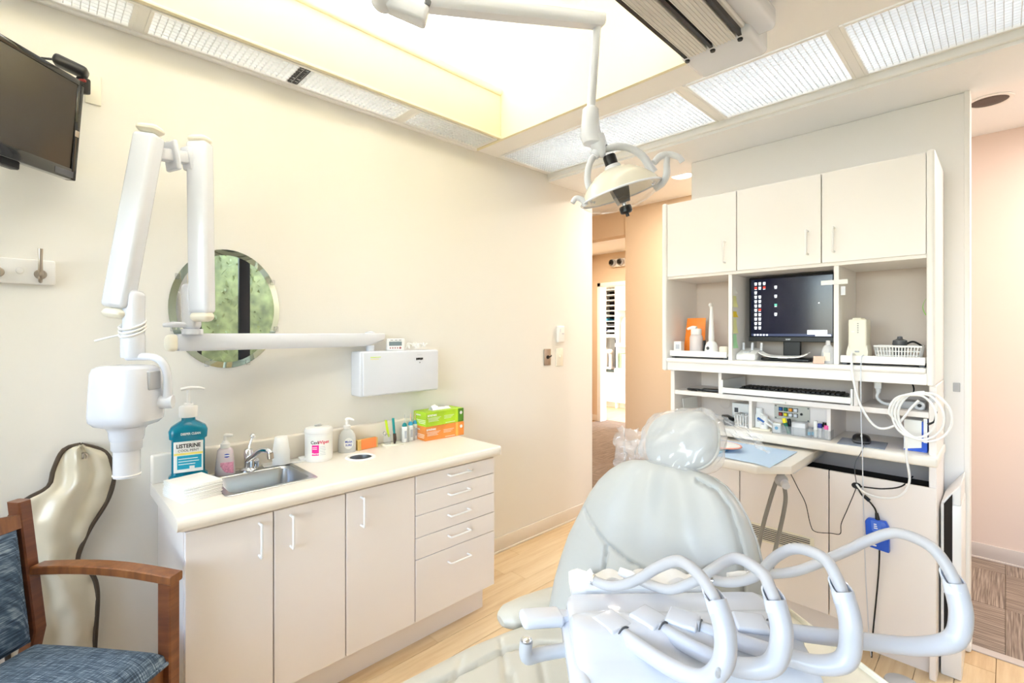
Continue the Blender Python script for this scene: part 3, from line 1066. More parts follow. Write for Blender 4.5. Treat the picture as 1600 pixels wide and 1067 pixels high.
# pen stand: ivory plate, clear block, brush heads, bottle
pn = T('pen_stand', 'clear brush stand on ivory base with lime and teal handles', 'pen stand', (1.275, 2.165, CT), math.radians(-6))
P('plate', B().box(-.050, .050, -.033, .033, 0, .006, .002, 2), 'ivory', pn)
P('holder', B().box(-.04, -.012, -.01, .022, .006, .055, .002, 1), 'acrylic', pn)
P('lime_handle', B().tube([(-.012, .012, .04), (-.020, .014, .075), (-.028, .016, .125)], [.004, .006, .0055], 10, sx=1.4), 'lime', pn)
P('teal_handle', B().tube([(.022, .02, .03), (.018, .02, .07), (.013, .02, .13)], [.004, .006, .006], 10, sx=1.4), 'tealp', pn)
P('clamp', B().tube([(.006, -.012, .007), (.008, -.012, .03), (.006, -.012, .058)], [.0045, .0085, .008], 10), 'brown', pn)
P('ring_clip', B().tube([(-.042 + .008 * math.cos(2 * PI * k / 16), .0, .062 + .010 * math.sin(2 * PI * k / 16)) for k in range(16)], .0025, 6, 0, True), 'chrome', pn)

# syringe cylinders in clear boxes
def syringe_cup(label, x, y, capmat, tip):
    t = T('applicator_box', label, 'applicator box', (x, y, CT), math.radians(-8), 'applicator boxes beside the glove boxes')
    P('box', B().box(-.020, .020, -.017, .017, 0, .072, .002, 1), 'acrylic', t)
    P('tube', B().lathe([(0, .002), (.014, .002), (.014, .078), (.011, .084), (0, .084)]), 'label', t)
    P('print', B().box(-.006, .006, -.0148, -.0138, .02, .06), 'greyprint', t)
    P('cap', B().lathe([(0, .078), (.012, .078), (.013, .086), (.010, .094), (.004, .10), (0, .10)]), capmat, t)
    P('applicator_tip', B().cyl((0, 0, .096), (.001, 0, .143), .0022, .0016, 8), tip, t)


syringe_cup('clear applicator box with teal cap beside the pen stand', 1.352, 2.175, 'tealp', 'frost')
syringe_cup('clear applicator box with blue cap, middle of three', 1.394, 2.185, 'bluep', 'peach')
syringe_cup('clear applicator box with blue cap touching the glove boxes', 1.432, 2.200, 'bluep', 'peach')

# glove boxes
def glove_box(label, z, m1, m2, m3, rz):
    t = T('glove_box', label, 'glove box', (1.562, 2.165, z), rz)
    P('carton', B().box(-.125, .125, -.058, .058, 0, .074, .0015, 1), m1, t)
    P('end_panel', B().box(.085, .1256, -.0586, .0586, .001, .0735, .001, 1), m2, t)
    P('edge_stripe', B().box(.070, .086, -.0590, .05, .001, .0737, .001, 1), m3, t)
    L('ammex', .020, 'label', t, (1, 0, 0), (0, 0, 1), (-.088, -.0592, .058), bold=.0005)
    L('ammex', .014, 'label', t, (0, -1, 0), (0, 0, 1), (-.1256, .012, .058), bold=.0004)
    for k, (a, b_) in enumerate(((-.118, -.03), (-.112, -.04), (-.112, -.05), (-.112, -.045))):
        P('print_line', B().box(a, b_, -.0592, -.0585, .043 - k * .006, .0445 - k * .006), 'label', t)
    for k in range(3):
        P('print_line', B().box(-.010, .058 - k * .01, -.0592, -.0585, .045 - k * .007, .0465 - k * .007), 'label', t)
    P('print_line', B().box(.0, .064, -.0592, -.0585, .007, .009), 'label', t)
    P('hand_print', B().lathe([(0, 0), (.009, 0), (.009, .0006), (0, .0006)], mat=basis((1, 0, 0), (0, 0, 1), (.106, -.0590, .05))), 'label', t)
    for k in range(3):
        P('print_line', B().box(-.1257, -.1251, -.052 + .002 * k, .03 - k * .01, .030 - k * .008, .0325 - k * .008), 'label', t)
    return t


glove_box('orange glove box lying under green glove box', CT, 'glove_o', 'glove_o', 'glove_o2', math.radians(-2))
gg = glove_box('green glove box on top with white glove poking out', CT + .0745, 'glove_g', 'glove_g2', 'glove_g', math.radians(1))
random.seed(5)
P('slot', B().box(-.06, .07, -.022, .022, .0738, .0746, .0003, 1), 'label', gg)
P('glove', B().grid(lambda u, v: Vector((-.055 + .12 * u, -.02 + .04 * v, .0755 + .012 * max(0, math.sin(PI * v)) * (1 + .9 * noise.noise(Vector((u * 6, v * 5, 3)))) * (1.5 if u < .4 else .7))), 20, 10, .001), 'napkin', gg)

# ================================================================ things on the left wall
def slab(p0, p1, wdir, w, d, bev=.012, seg=3):
    """rounded bar from p0 to p1; w across wdir, d across the third direction"""
    p0, p1 = Vector(p0), Vector(p1)
    z = (p1 - p0)
    ln = z.length
    z.normalize()
    x = Vector(wdir)
    x = (x - z * x.dot(z)).normalized()
    y = z.cross(x)
    m = Matrix((x, y, z)).transposed().to_4x4()
    m.translation = p0
    return B().box(-w / 2, w / 2, -d / 2, d / 2, 0, ln, bev, seg, mat=m)


CR = Vector((.7145, -.6997, 0))     # direction to the right of the room diagonal

# wall box of the x-ray unit
xb = T('xray_control_box', 'white x-ray control box on the wall above the glove boxes', 'control box', (1.32, 2.21, 1.087))
xa = P('case', B().prism([(1.10, WA - .001, 1.10), (1.10, WA - .001, 1.30), (1.10, 2.185, 1.308), (1.125, 2.162, 1.308), (1.125, 2.162, 1.087), (1.10, 2.185, 1.09)], (.0, 0, 0.0001)) if False else B().box(1.098, 1.556, 2.162, WA - .001, 1.087, 1.306, .010, 3), 'whitec', xb, world=True)
P('front_cover', B().box(1.112, 1.552, 2.156, 2.17, 1.092, 1.303, .006, 3), 'whitec', xb, world=True)
P('badge', B().box(1.150, 1.205, 2.1545, 2.157, 1.276, 1.279), 'lime', xb, world=True)
P('badge', B().box(1.150, 1.195, 2.1545, 2.157, 1.267, 1.269), 'yellow', xb, world=True)
for k, (a, b_) in enumerate(((1.410, 1.416), (1.418, 1.434), (1.436, 1.443), (1.445, 1.451))):
    P('display_mark', B().box(a, b_, 2.1545, 2.157, 1.254 + .002 * (k % 2), 1.266), 'ink', xb, world=True)
P('print_line', B().box(1.418, 1.446, 2.1545, 2.157, 1.281, 1.2825), 'greyprint', xb, world=True)
P('print_dot', B().box(1.431, 1.434, 2.1545, 2.157, 1.238, 1.244), 'dgrey', xb, world=True)

tmr = T('timer', 'small white digital timer leaning on top of the control box', 'timer', (1.318, 2.215, 1.306), math.radians(-14))
P('case', B().box(-.045, .05, -.012, .012, 0, .062, .006, 3), 'white', tmr)
P('display', B().box(-.033, .034, -.0135, -.011, .024, .046, .001, 1), M('lcd_grey', '#7D8B8F', .3), tmr)
for k in range(4):
    P('button', B().lathe([(0, 0), (.0038, 0), (.003, .0015), (0, .0015)], mat=basis((1, 0, 0), (0, 0, 1), (-.026 + k * .0125, -.012, .013)), n=12), M('timer_button', '#A86A6A', .4) if k == 0 else bpy.data.materials['timer_button'], tmr)
P('button', B().lathe([(0, 0), (.006, 0), (.005, .0015), (0, .0015)], mat=basis((1, 0, 0), (0, 0, 1), (.026, -.012, .013)), n=16), bpy.data.materials['timer_button'], tmr)
for k in range(3):
    P('print_line', B().box(-.026 + k * .022, -.012 + k * .022, -.0128, -.0118, .052, .0545), 'dgrey', tmr)
crd = T('timer_cable', 'crumpled white cable lying on the control box', 'cable', (1.44, 2.21, 1.306))
random.seed(11)
P('cord', B().tube([(-.06 + .125 * (k / 22) + random.uniform(-.014, .014), random.uniform(-.025, .025), .006 + .03 * abs(math.sin(k * 1.9))) for k in range(23)], .0032, 8, 5), 'white', crd)

# articulated x-ray unit
xr = T('xray_unit', 'white wall-mounted x-ray unit with folded double arm and tube head', 'x-ray unit', (1.178, 2.212, 1.306))
ax = Vector((-.793, -.112, 0)).normalized()
p_piv = Vector((1.178, 2.212, 1.362))
p_elb = Vector((.372, 2.092, 1.362))
P('pivot', B().cyl((1.178, 2.212, 1.3065), (1.178, 2.212, 1.335), .021, .021, 24), 'whitec', xr, world=True)
# tapered wall arm
arm = B()
rings = []
for s_, h0, h1 in ((0, .004, .032), (.012, -.002, .033), (.10, -.026, .033), (.14, -.031, .033), (.94, -.031, .033), (.985, -.029, .031), (.995, -.018, .02)):
    q = (p_piv - ax * .075).lerp(p_elb + ax * .03, s_)
    n_ = Vector((-ax.y, ax.x, 0))
    w_ = .028 if .01 < s_ < .99 else .022
    rings.append([q + n_ * (w_ * a) + Vector((0, 0, (h0 + h1) / 2 + (h1 - h0) / 2 * b_)) for a, b_ in ((-1, -.75), (-.8, -1), (.8, -1), (1, -.75), (1, .75), (.8, 1), (-.8, 1), (-1, .75))])
hz = P('wall_arm', arm.loft(rings), 'whitec', xr, world=True)
P('pivot_cap', B().lathe([(0, 0), (.026, 0), (.024, .008), (.012, .013), (0, .014)], (1.178, 2.212, 1.392)), 'whitec', hz)
P('end_cap', slab(p_elb + ax * .012, p_elb + ax * .052, (0, 0, 1), .062, .054, .018, 4), 'ivory', hz)
# elbow stub
e0 = Vector((.400, 2.072, 1.392))
st = P('elbow_post', B().cyl(e0, e0 + Vector((0, 0, .02)), .034, .034, 24), 'whitec', xr, world=True)
P('post_body', slab(e0 + Vector((-.002, .002, .015)), e0 + Vector((-.004, .004, .185)), CR, .052, .06, .02, 4), 'whitec', st)
P('lock_lever', B().tube([(.385, 2.06, 1.425), (.345, 2.07, 1.427), (.315, 2.085, 1.425)], [.010, .011, .007], 10), 'whitec', st)
# first (upright) parallelogram arm
a1 = P('upright_arm', slab((.421, 2.028, 1.468), (.415, 2.034, 2.085), CR, .073, .058, .014, 4), 'whitec', xr, world=True)
P('end_cap', slab((.4215, 2.0275, 1.438), (.421, 2.028, 1.475), CR, .072, .056, .02, 4), 'ivory', a1)
P('end_cap', slab((.415, 2.034, 2.078), (.4145, 2.034, 2.108), CR, .070, .056, .018, 4), 'ivory', a1)
# crossbar with knob plate
cbz = 2.018
c0, c1 = Vector((.40, 2.045, 2.022)), Vector((.272, 2.000, 2.000))
cr_ = P('cross_bar', slab(c0, c1, (0, 0, 1), .040, .040, .006, 2), 'lgrey', xr, world=True)
cm_ = c0.lerp(c1, .55)
P('knob_plate', slab(cm_ - (c1 - c0).normalized() * .008, cm_ + (c1 - c0).normalized() * .008, (0, 0, 1), .10, .075, .007, 3), 'whitec', cr_)
P('end_boss', slab(c0.lerp(c1, .04), c0.lerp(c1, .24), (0, 0, 1), .082, .05, .008, 2), 'whitec', cr_)
# second (slanted) arm
d2 = (Vector((.181, 2.000, 1.452)) - Vector((.261, 1.977, 2.062)))
q0, q1 = Vector((.261, 1.977, 2.052)), Vector((.181, 2.000, 1.478))
a2 = P('slanted_arm', slab(q0, q1, CR, .077, .058, .014, 4), 'whitec', xr, world=True)
u2 = (q0 - q1).normalized()
P('end_cap', slab(q0 + u2 * .003, q0 + u2 * .032, CR, .074, .056, .018, 4), 'ivory', a2)
P('end_cap', slab(q1 - u2 * .034, q1 - u2 * .001, CR, .072, .056, .02, 4), 'ivory', a2)
# drop post with wrapped tape
dp = P('drop_post', slab((.219, 1.983, 1.318), (.222, 1.982, 1.535), CR, .052, .054, .018, 4), 'whitec', xr, world=True)
P('collar', B().lathe([(0, 0), (.031, 0), (.033, .004), (.033, .07), (.030, .078), (0, .078)], (.2185, 1.9835, 1.318), n=28), 'whitec', dp)
for k in range(3):
    zz = 1.402 + k * .012
    P('tape', B().tube([(.2185 + .034 * math.cos(a), 1.9835 + .034 * math.sin(a), zz + .018 * math.cos(a - .7)) for a in [2 * PI * j / 24 for j in range(24)]], .0035, 6, 0, True, 1, 1.6), 'napkin', dp)
P('tape_tail', slab((.192, 1.993, 1.393), (.128, 2.045, 1.372), (0, 0, 1), .006, .010, .002, 1), 'napkin', dp)
# yoke and tube head
yk = P('yoke', B().tube([(.205, 1.99, 1.321), (.235, 1.965, 1.321), (.268, 1.938, 1.318), (.290, 1.925, 1.298), (.301, 1.925, 1.26), (.304, 1.933, 1.21), (.304, 1.940, 1.165)], [.016, .015, .0145, .0145, .0145, .016, .02], 12, 6, sx=1.0, sy=.8), 'whitec', xr, world=True)
P('yoke_hub', B().cyl((.318, 1.93, 1.17), (.262, 1.958, 1.17), .022, .022, 24), 'whitec', yk)
hc = Vector((.203, 1.985, 0))
rings = []
for z, w_, d_ in ((1.294, .045, .042), (1.292, .066, .06), (1.284, .080, .072), (1.268, .085, .077), (1.20, .089, .08), (1.135, .092, .082), (1.118, .090, .08), (1.104, .076, .070), (1.096, .056, .055), (1.084, .048, .048), (1.062, .046, .046), (1.052, .043, .043)):
    r = []
    for k in range(40):
        a = 2 * PI * k / 40
        c_, s_ = math.cos(a), math.sin(a)
        e_ = 3.2 if z > 1.1 else 2
        q = (abs(c_) ** e_ + abs(s_) ** e_) ** (-1 / e_)
        r.append(hc + CR * (c_ * q * w_) + Vector((.6997, .7145, 0)) * (s_ * q * d_) + Vector((0, 0, z)))
    rings.append(r)
th = P('tube_head', B().loft(rings), 'whitec', xr, world=True)
P('cone_collar', B().lathe([(0, 1.052), (.041, 1.052), (.041, 1.024), (.038, 1.02), (0, 1.02)], hc), 'lgrey', th)
P('beam_tube', B().loft([[hc + Vector((math.cos(2 * PI * k / 32) * r, math.sin(2 * PI * k / 32) * r, z)) for k in range(32)] for r, z in ((.036, 1.03), (.036, .935), (.033, .935), (.033, 1.03))], cap=False, closed=True), M('pale_tube', '#DCDDE2', .25), th)
P('beam_ring', B().tube([hc + Vector((math.cos(2 * PI * k / 32) * .0355, math.sin(2 * PI * k / 32) * .0355, .942)) for k in range(32)], .0028, 6, 0, True), 'white', th)
sm_ = hc + CR * .087
P('side_scale', slab(sm_ + Vector((0, 0, 1.215)), sm_ + Vector((0, 0, 1.275)), (.6997, .7145, 0), .05, .012, .003, 1), 'grey', th)
P('seam', B().loft([[hc + CR * (math.cos(a) * q * .0915) + Vector((.6997, .7145, 0)) * (math.sin(a) * q * .0815) + Vector((0, 0, z)) for a, q in [(2 * PI * k / 40, (abs(math.cos(2 * PI * k / 40)) ** 3.2 + abs(math.sin(2 * PI * k / 40)) ** 3.2) ** (-1 / 3.2)) for k in range(40)]] for z in (1.142, 1.1435)], cap=False), 'lgrey', th)

# oval mirror
mi = T('oval_mirror', 'round silver mirror held by clear clips, reflecting green foliage', 'mirror', (.560, WA, 1.497))
RX, RZ = .204, .245


def oval(rx, rz, y, n=64):
    return [(rx * math.cos(2 * PI * k / n), y, rz * math.sin(2 * PI * k / n)) for k in range(n)]


P('bevel', B().loft([oval(RX, RZ, -.001), oval(RX, RZ, -.003), oval(RX - .024, RZ - .024, -.0065)], cap=False), M('mirror_bevel', '#B8C4B4', .03, 1.), mi)
P('glass', B().prism([(p[0], -.0066, p[2]) for p in oval(RX - .024, RZ - .024, 0)], (0, .004, 0)), 'mirror', mi, ang=20)
for a in (30, 150, 200, 248, 292, 340):
    c_, s_ = math.cos(math.radians(a)), math.sin(math.radians(a))
    P('clip', B().box(-.008, .008, -.0125, -.001, -.011, .011, .003, 2, mat=Matrix.Translation((c_ * (RX - .002), 0, s_ * (RZ - .002)))), 'acrylic', mi)

# wall switches near the doorway
def wall_plate(name, label, cat, x, z, w_, h_, mat):
    t = T(name, label, cat, (x, WA, z))
    P('plate', B().box(-w_ / 2, w_ / 2, -.007, -.0005, -h_ / 2, h_ / 2, .003, 2), mat, t)
    for s in (-1, 1):
        P('screw', B().lathe([(0, 0), (.0035, 0), (.003, .0012), (0, .0012)], mat=basis((1, 0, 0), (0, 0, 1), (0, -.007, s * h_ * .4)), n=12), mat, t)
    return t


k1 = wall_plate('key_switch', 'bronze metal key switch plate on the wall', 'switch', 2.558, 1.225, .070, .115, 'nickel')
P('lock', B().lathe([(0, 0), (.013, 0), (.012, .008), (0, .009)], mat=basis((1, 0, 0), (0, 0, 1), (0, -.007, 0))), 'black', k1)
P('key', B().tube([(.0, -.014, 0), (.016, -.022, .004), (.02, -.022, .014)], .004, 8, 4), 'black', k1)
k2 = wall_plate('light_switch', 'ivory toggle light switch plate by the wall end', 'switch', 2.690, 1.220, .076, .128, 'ivory')
P('toggle', B().box(-.005, .005, -.018, -.006, -.006, .012, .002, 2), 'ivory', k2)
k3 = T('wall_sensor', 'small white remote holder above the light switch', 'remote', (2.690, WA, 1.388))
P('case', B().box(-.035, .035, -.026, -.0005, -.062, .058, .008, 3), 'white', k3)
P('button', B().box(.004, .026, -.028, -.025, -.004, .006, .002, 2), 'lgrey', k3)
P('button', B().box(-.018, -.012, -.028, -.025, .012, .036, .002, 2), 'lgrey', k3)

# hook rail
hr = T('hook_rail', 'white coat hook rail with brushed nickel hooks', 'hook rail', (-.20, WA, 1.60))
P('board', B().box(-.26, .240, -.018, -.0005, -.042, .040, .006, 2), 'white', hr)
for x in (.204, .106, .008):
    h = P('hook', B().tube([(x, -.018, -.008), (x, -.045, .0), (x, -.058, .03), (x, -.060, .072)], [.008, .0065, .0055, .0065], 12), 'nickel', hr)
    P('hook_plate', B().lathe([(0, 0), (.016, 0), (.014, .004), (0, .006)], mat=basis((1, 0, 0), (0, 0, 1), (x, -.018, -.008))), 'nickel', h)
    P('lower_prong', B().tube([(x, -.02, -.018), (x, -.04, -.034), (x, -.050, -.026)], [.006, .005, .0055], 10), 'nickel', h)
for x in (.156, .058):
    P('screw_cap', B().lathe([(0, 0), (.010, 0), (.0085, .004), (0, .006)], mat=basis((1, 0, 0), (0, 0, 1), (x, -.018, 0))), 'white', hr)

# wall screen
tv = T('wall_screen', 'black flat screen on a bracket at top left', 'television', (.0, 2.0, 1.9))
wd = Vector((.695, .719, 0)); nr = Vector((.719, -.695, 0)); up = (Vector((0, 0, .996)) + nr * .0897).normalized()
nr2 = wd.cross(up).normalized()
TR = Vector((.109, 2.133, 2.226))
tvm = Matrix((wd, up, nr2)).transposed().to_4x4(); tvm.translation = TR     # local: x right, y up, z towards the room; origin top-right corner
Wt, Ht = .545, .328
fr_ = B()
for a in ((-Wt, 0, -.019, 0), (-Wt, 0, -Ht, -Ht + .036), (-.021, 0, -Ht, 0), (-Wt, -Wt + .021, -Ht, 0)):
    fr_.box(a[0], a[1], a[2], a[3], -.03, .0, .003, 2, mat=tvm)
tb_ = P('bezel', fr_, 'gloss', tv, world=True)
P('screen', B().box(-Wt + .018, -.018, -Ht + .033, -.016, -.03, -.004, mat=tvm), M('screen_off', '#3A332B', .16, coat=.3), tv, world=True)
P('back_shell', B().box(-Wt + .03, -.03, -Ht + .03, -.02, -.055, -.028, .012, 2, mat=tvm), 'black', tv, world=True)
P('control_strip', B().box(-.075, -.012, -Ht + .006, -Ht + .026, -.002, .0015, .001, 1, mat=tvm), 'dgrey', tv, world=True)
P('badge', B().box(-.018, -.004, -.185, -.165, -.002, .001, .0008, 1, mat=tvm), 'nickel', tv, world=True)
P('bracket', B().box(-.40, -.16, -Ht - .02, -Ht + .01, -.05, -.02, .004, 1, mat=tvm), 'black', tv, world=True)
P('bracket_arm', B().tube([tvm @ Vector((-.2, -.2, -.05)), (-.05, 2.16, 1.98), (-.06, WA, 1.98)], .018, 10, 0), 'black', tv, world=True)
wc = T('camera_clip', 'small black camera unit mounted behind the wall screen', 'camera', (.088, 2.20, 2.26))
P('body', slab((.035, 2.185, 2.298), (.118, 2.165, 2.268), (0, 0, 1), .034, .05, .012, 3), 'black', wc, world=True)
P('stand', slab((.108, 2.19, 2.21), (.108, 2.185, 2.262), CR, .03, .03, .006, 2), 'black', wc, world=True)
P('red_mark', slab((.095, 2.165, 2.24), (.112, 2.15, 2.240), (0, 0, 1), .008, .01, .002, 1), M('red_plastic', '#8E2A28', .4), wc, world=True)
pl = T('cable_plate', 'cream cable plate on the wall behind the screen', 'wall plate', (.137, WA, 2.26))
P('plate', B().box(-.022, .022, -.008, -.0005, -.055, .05, .003, 2), 'ivory', pl)
P('cable', B().tube([(-.05, -.03, .045), (-.075, -.035, .058), (-.10, -.04, .05), (-.13, -.07, .03)], .004, 8, 5), 'black', pl)

# lead apron hanging from a wall hook
MAT['apron'] = M('beige_vinyl', '#D9D1BC', .28, bump=(14, 1.0), coat=.2)
MAT['piping'] = M('brown_piping', '#4A3D30', .6, bump=(900, .6))
lap = T('lead_apron', 'beige lead apron with brown piping hanging behind the armchair', 'apron', (.09, WA, .33))
ar = [(.104, 1.010), (.168, .974), (.192, .897), (.177, .810), (.125, .712), (.097, .633), (.101, .599), (.134, .554), (.147, .482), (.142, .351), (.135, .20)]
al = [(.104, 1.010), (.061, 1.000), (.036, .940), (.022, .884), (-.035, .850), (-.075, .78), (-.07, .64), (-.06, .60), (-.075, .50), (-.07, .351), (-.06, .20)]


def resamp(pts, n):
    q = smooth_path([(x, 0, z) for x, z in pts], 12)
    L_ = [0]
    for i in range(1, len(q)):
        L_.append(L_[-1] + (q[i] - q[i - 1]).length)
    out = []
    for k in range(n):
        t = L_[-1] * k / (n - 1)
        i = max(j for j in range(len(L_)) if L_[j] <= t + 1e-9)
        if i >= len(q) - 1:
            out.append(q[-1]); continue
        f = (t - L_[i]) / (L_[i + 1] - L_[i])
        out.append(q[i].lerp(q[i + 1], f))
    return out


NA = 60
Rr, Ll = resamp(ar, NA), resamp(al, NA)


def apfn(u, v):
    i = min(int(u * (NA - 1) + .5), NA - 1)
    p = Ll[i].lerp(Rr[i], v)
    zz = p.z
    bul = .022 * math.sin(PI * v) + .013 * math.sin(v * 13 + zz * 10) * math.sin(PI * v) + .010 * noise.noise(Vector((p.x * 22, zz * 16, 1)))
    edge = .030 * (1 - math.exp(-u * 6))
    return Vector((p.x, WA - .012 - edge * .7 - bul, zz))


P('sheet', B().grid(apfn, NA - 1, 24, .006), 'apron', lap, world=True)
P('edge_piping', B().tube([Vector((p.x, WA - .012 - .021 * (1 - math.exp(-k / NA * 6)), p.z)) for k, p in enumerate(Rr)], .0072, 8, 0), 'piping', lap, world=True)
P('edge_piping', B().tube([Vector((p.x, WA - .012 - .021 * (1 - math.exp(-k / NA * 6)), p.z)) for k, p in enumerate(Ll)], .0072, 8, 0), 'piping', lap, world=True)
P('grommet', B().tube([(.108 + .011 * math.cos(a), WA - .034, .972 + .011 * math.sin(a)) for a in [2 * PI * k / 20 for k in range(20)]], .0035, 8, 0, True), 'nickel', lap, world=True)
ahk = T('wall_hook', 'small metal wall hook holding the apron', 'hook', (.108, WA, .975))
P('hook', B().tube([(0, -.001, .0), (0, -.05, -.006), (0, -.055, .012)], [.004, .0035, .004], 8), 'nickel', ahk)

# ---------------------------------------------------------------- armchair
MAT['cherry'] = wood('cherry_wood', '#57301F', '#704026', '#875431', (3, 3, 26), .3, 1.5)
MAT['cherry_h'] = wood('cherry_wood_rail', '#6E4226', '#8A5730', '#A06C40', (26, 26, 3), .3, 1.5)
MAT['denim'] = weave('blue_woven_fabric', '#263342', '#4A5F76', '#9AAABA', (420, 20, 20), (20, 20, 330))
MAT['denim2'] = weave('blue_woven_fabric_seat', '#263342', '#4A5F76', '#9AAABA', (380, 22, 10), (22, 380, 10))
ac = T('armchair', 'cherry wood armchair with blue woven upholstery', 'armchair', (-.068, 1.742, 0), math.atan2(-.772, .636))


def rail(pts, w_, h_, mat, name='leg'):
    return P(name, B().tube(pts, 1., 4, 0, False) if False else B().loft([[Vector(p) + Vector((a * w_ / 2, b_ * h_ / 2, 0)) for a, b_ in ((-1, -.8), (-.8, -1), (.8, -1), (1, -.8), (1, .8), (.8, 1), (-.8, 1), (-1, .8))] for p in pts]), mat, ac)


for s in (1, -1):
    y = s * .262
    rail([(.225, y, 0), (.222, y, .35), (.222, y, .668)], .042, .038, 'cherry')
    rail([(-.30, y * .97, 0), (-.235, y * .97, .42), (-.215, y * .97, .50), (-.27, y * .97, .885)], .045, .036, 'cherry')
    # arm: gently arched
    aa = []
    for k in range(9):
        t = k / 8
        aa.append((-.215 + .462 * t, y, .678 + .014 * math.sin(PI * t) - .006 * t * t))
    rings = [[Vector(p) + Vector((0, a, b_)) for a, b_ in ((-.020, -.013), (.020, -.013), (.023, -.010), (.023, .010), (.020, .013), (-.020, .013), (-.023, .010), (-.023, -.010))] for p in aa]
    P('arm', B().loft(rings), 'cherry_h', ac)
    P('side_rail', B().box(-.22, .215, y - .013, y + .013, .365, .425, .004, 1), 'cherry_h', ac)
P('front_rail', B().box(.198, .222, -.25, .25, .365, .428, .004, 1), 'cherry_h', ac)
P('back_rail', B().box(-.235, -.212, -.25, .25, .365, .425, .004, 1), 'cherry_h', ac)


def seatfn(u, v):
    x = -.21 + .445 * u
    y = -.258 + .516 * v
    e = min(u, 1 - u, 1) * .445
    g = min(v, 1 - v) * .516
    m_ = min(e, g)
    z = .428 + .052 * (1 - math.exp(-m_ / .02)) + .022 * math.sin(PI * u) * math.sin(PI * v)
    return Vector((x, y, z))


se = B().grid(seatfn, 40, 40)
se.box(-.21, .235, -.258, .258, .424, .432)
P('seat', se, 'denim2', ac)
P('seat_welt', B().tube([(-.21, -.258, .431), (.235, -.258, .431), (.235, .258, .431), (-.21, .258, .431)], .006, 8, 0, True), 'denim2', ac)
# back: frame top rail and padded panel
bm_ = Matrix.Translation((-.212, 0, .50)) @ Matrix.Rotation(math.radians(-8.2), 4, 'Y')
P('top_rail', B().prism([bm_ @ Vector((-.013, y, .35 + .030 * math.cos(y / .262 * PI / 2) - .004)) for y in [-.25 + .5 * k / 12 for k in range(13)]] + [bm_ @ Vector((-.013, y, .31)) for y in (.25, -.25)], bm_.to_3x3() @ Vector((.03, 0, 0))), 'cherry_h', ac)


def backfn(u, v):
    y = -.232 + .464 * u
    z = -.03 + .345 * v
    m_ = min(min(u, 1 - u) * .464, min(v, 1 - v) * .345)
    return bm_ @ Vector((.004 + .026 * (1 - math.exp(-m_ / .012)) + .012 * math.sin(PI * u) * math.sin(PI * v), y, z))


bk = B().grid(backfn, 30, 30)
bk.box(-.012, .006, -.232, .232, -.03, .315, mat=bm_)
P('back_panel', bk, 'denim', ac)

# ================================================================ hutch cabinet on the partition
XF = 2.53
hu = T('hutch_cabinet', 'white wall hutch with three doors above open monitor niches', 'cabinet', (2.72, .78, 1.19))
P('side_panel', B().box(XF - .012, 2.915, 1.335, 1.362, 1.185, 2.125, .011, 3), 'cabw', hu, world=True)
P('side_panel', B().box(XF - .012, 2.915, .193, .220, 1.185, 2.125, .011, 3), 'cabw', hu, world=True)
P('top_panel', B().box(XF + .02, 2.915, .22, 1.335, 2.10, 2.12), 'cabw', hu, world=True)
P('fixed_shelf', B().box(XF + .012, 2.905, .22, 1.335, 1.698, 1.716), 'cabw', hu, world=True)
P('back_panel', B().box(2.905, 2.917, .2, 1.355, 1.19, 2.12), 'niche', hu, world=True)
for y in (.985, .520):
    P('divider', B().box(XF + .022, 2.905, y, y + .020, 1.256, 1.698, .0015, 1), 'cabw', hu, world=True)
P('ledge', B().box(XF - .016, 2.905, .2205, 1.3345, 1.232, 1.256, .010, 3), 'cabw', hu, world=True)
P('ledge_fascia', B().box(XF + .006, XF + .022, .2205, 1.3345, 1.188, 1.236, .001, 1), 'cabw', hu, world=True)
for (y0, y1, hy) in ((.957, 1.333, 1.012), (.585, .953, .637), (.222, .581, .534)):
    d = P('door', B().box(XF, XF + .018, y0, y1, 1.712, 2.118, .0015, 1), 'cabw', hu, world=True)
    bar_handle(d, (XF, hy, 1.812), .105, True, 0, out=(-1, 0, 0))


def tray_shelf(label, y0, y1):
    t = P('pullout_tray', B().box(2.556, 2.86, y0, y1, 1.272, 1.286, .002, 1), 'cabw', hu, world=True, label=label)
    P('front_lip', B().box(2.548, 2.558, y0, y1, 1.266, 1.298, .002, 1), 'cabw', t)
    for y in (y0 + .012, y1 - .012):
        P('runner', B().box(2.57, 2.85, y - .008, y + .008, 1.2562, 1.272), 'dgrey', t)


tray_shelf('cream pull-out tray in the left hutch niche', 1.012, 1.328)
tray_shelf('cream pull-out tray in the right hutch niche', .226, .514)

# ---------------------------------------------------------------- base unit below
bs = T('desk_cabinet', 'pale laminate desk cabinet below the hutch with keyboard shelf', 'cabinet', (2.73, .76, 0))
P('side_panel', B().box(2.562, 2.915, 1.306, 1.330, 0, 1.186, .003, 1), 'cab', bs, world=True)
P('side_panel', B().box(2.562, 2.915, .192, .216, 0, 1.186, .003, 1), 'cab', bs, world=True)
P('back_panel', B().box(2.905, 2.917, .2, 1.32, .1, 1.186), 'niche', bs, world=True)
P('shelf', B().box(2.566, 2.905, .216, 1.306, 1.052, 1.076, .0015, 1), 'cab', bs, world=True)
for y in (1.045, .452):
    P('divider', B().box(2.566, 2.905, y, y + .016, 1.0765, 1.186), 'cab', bs, world=True)
P('divider', B().box(2.60, 2.905, .905, .920, .9055, 1.052), 'cab', bs, world=True)
P('divider', B().box(2.60, 2.905, .562, .576, .9055, 1.052), 'cab', bs, world=True)
P('panel', B().box(2.668, 2.68, .576, .905, .9055, 1.052), 'cab', bs, world=True)
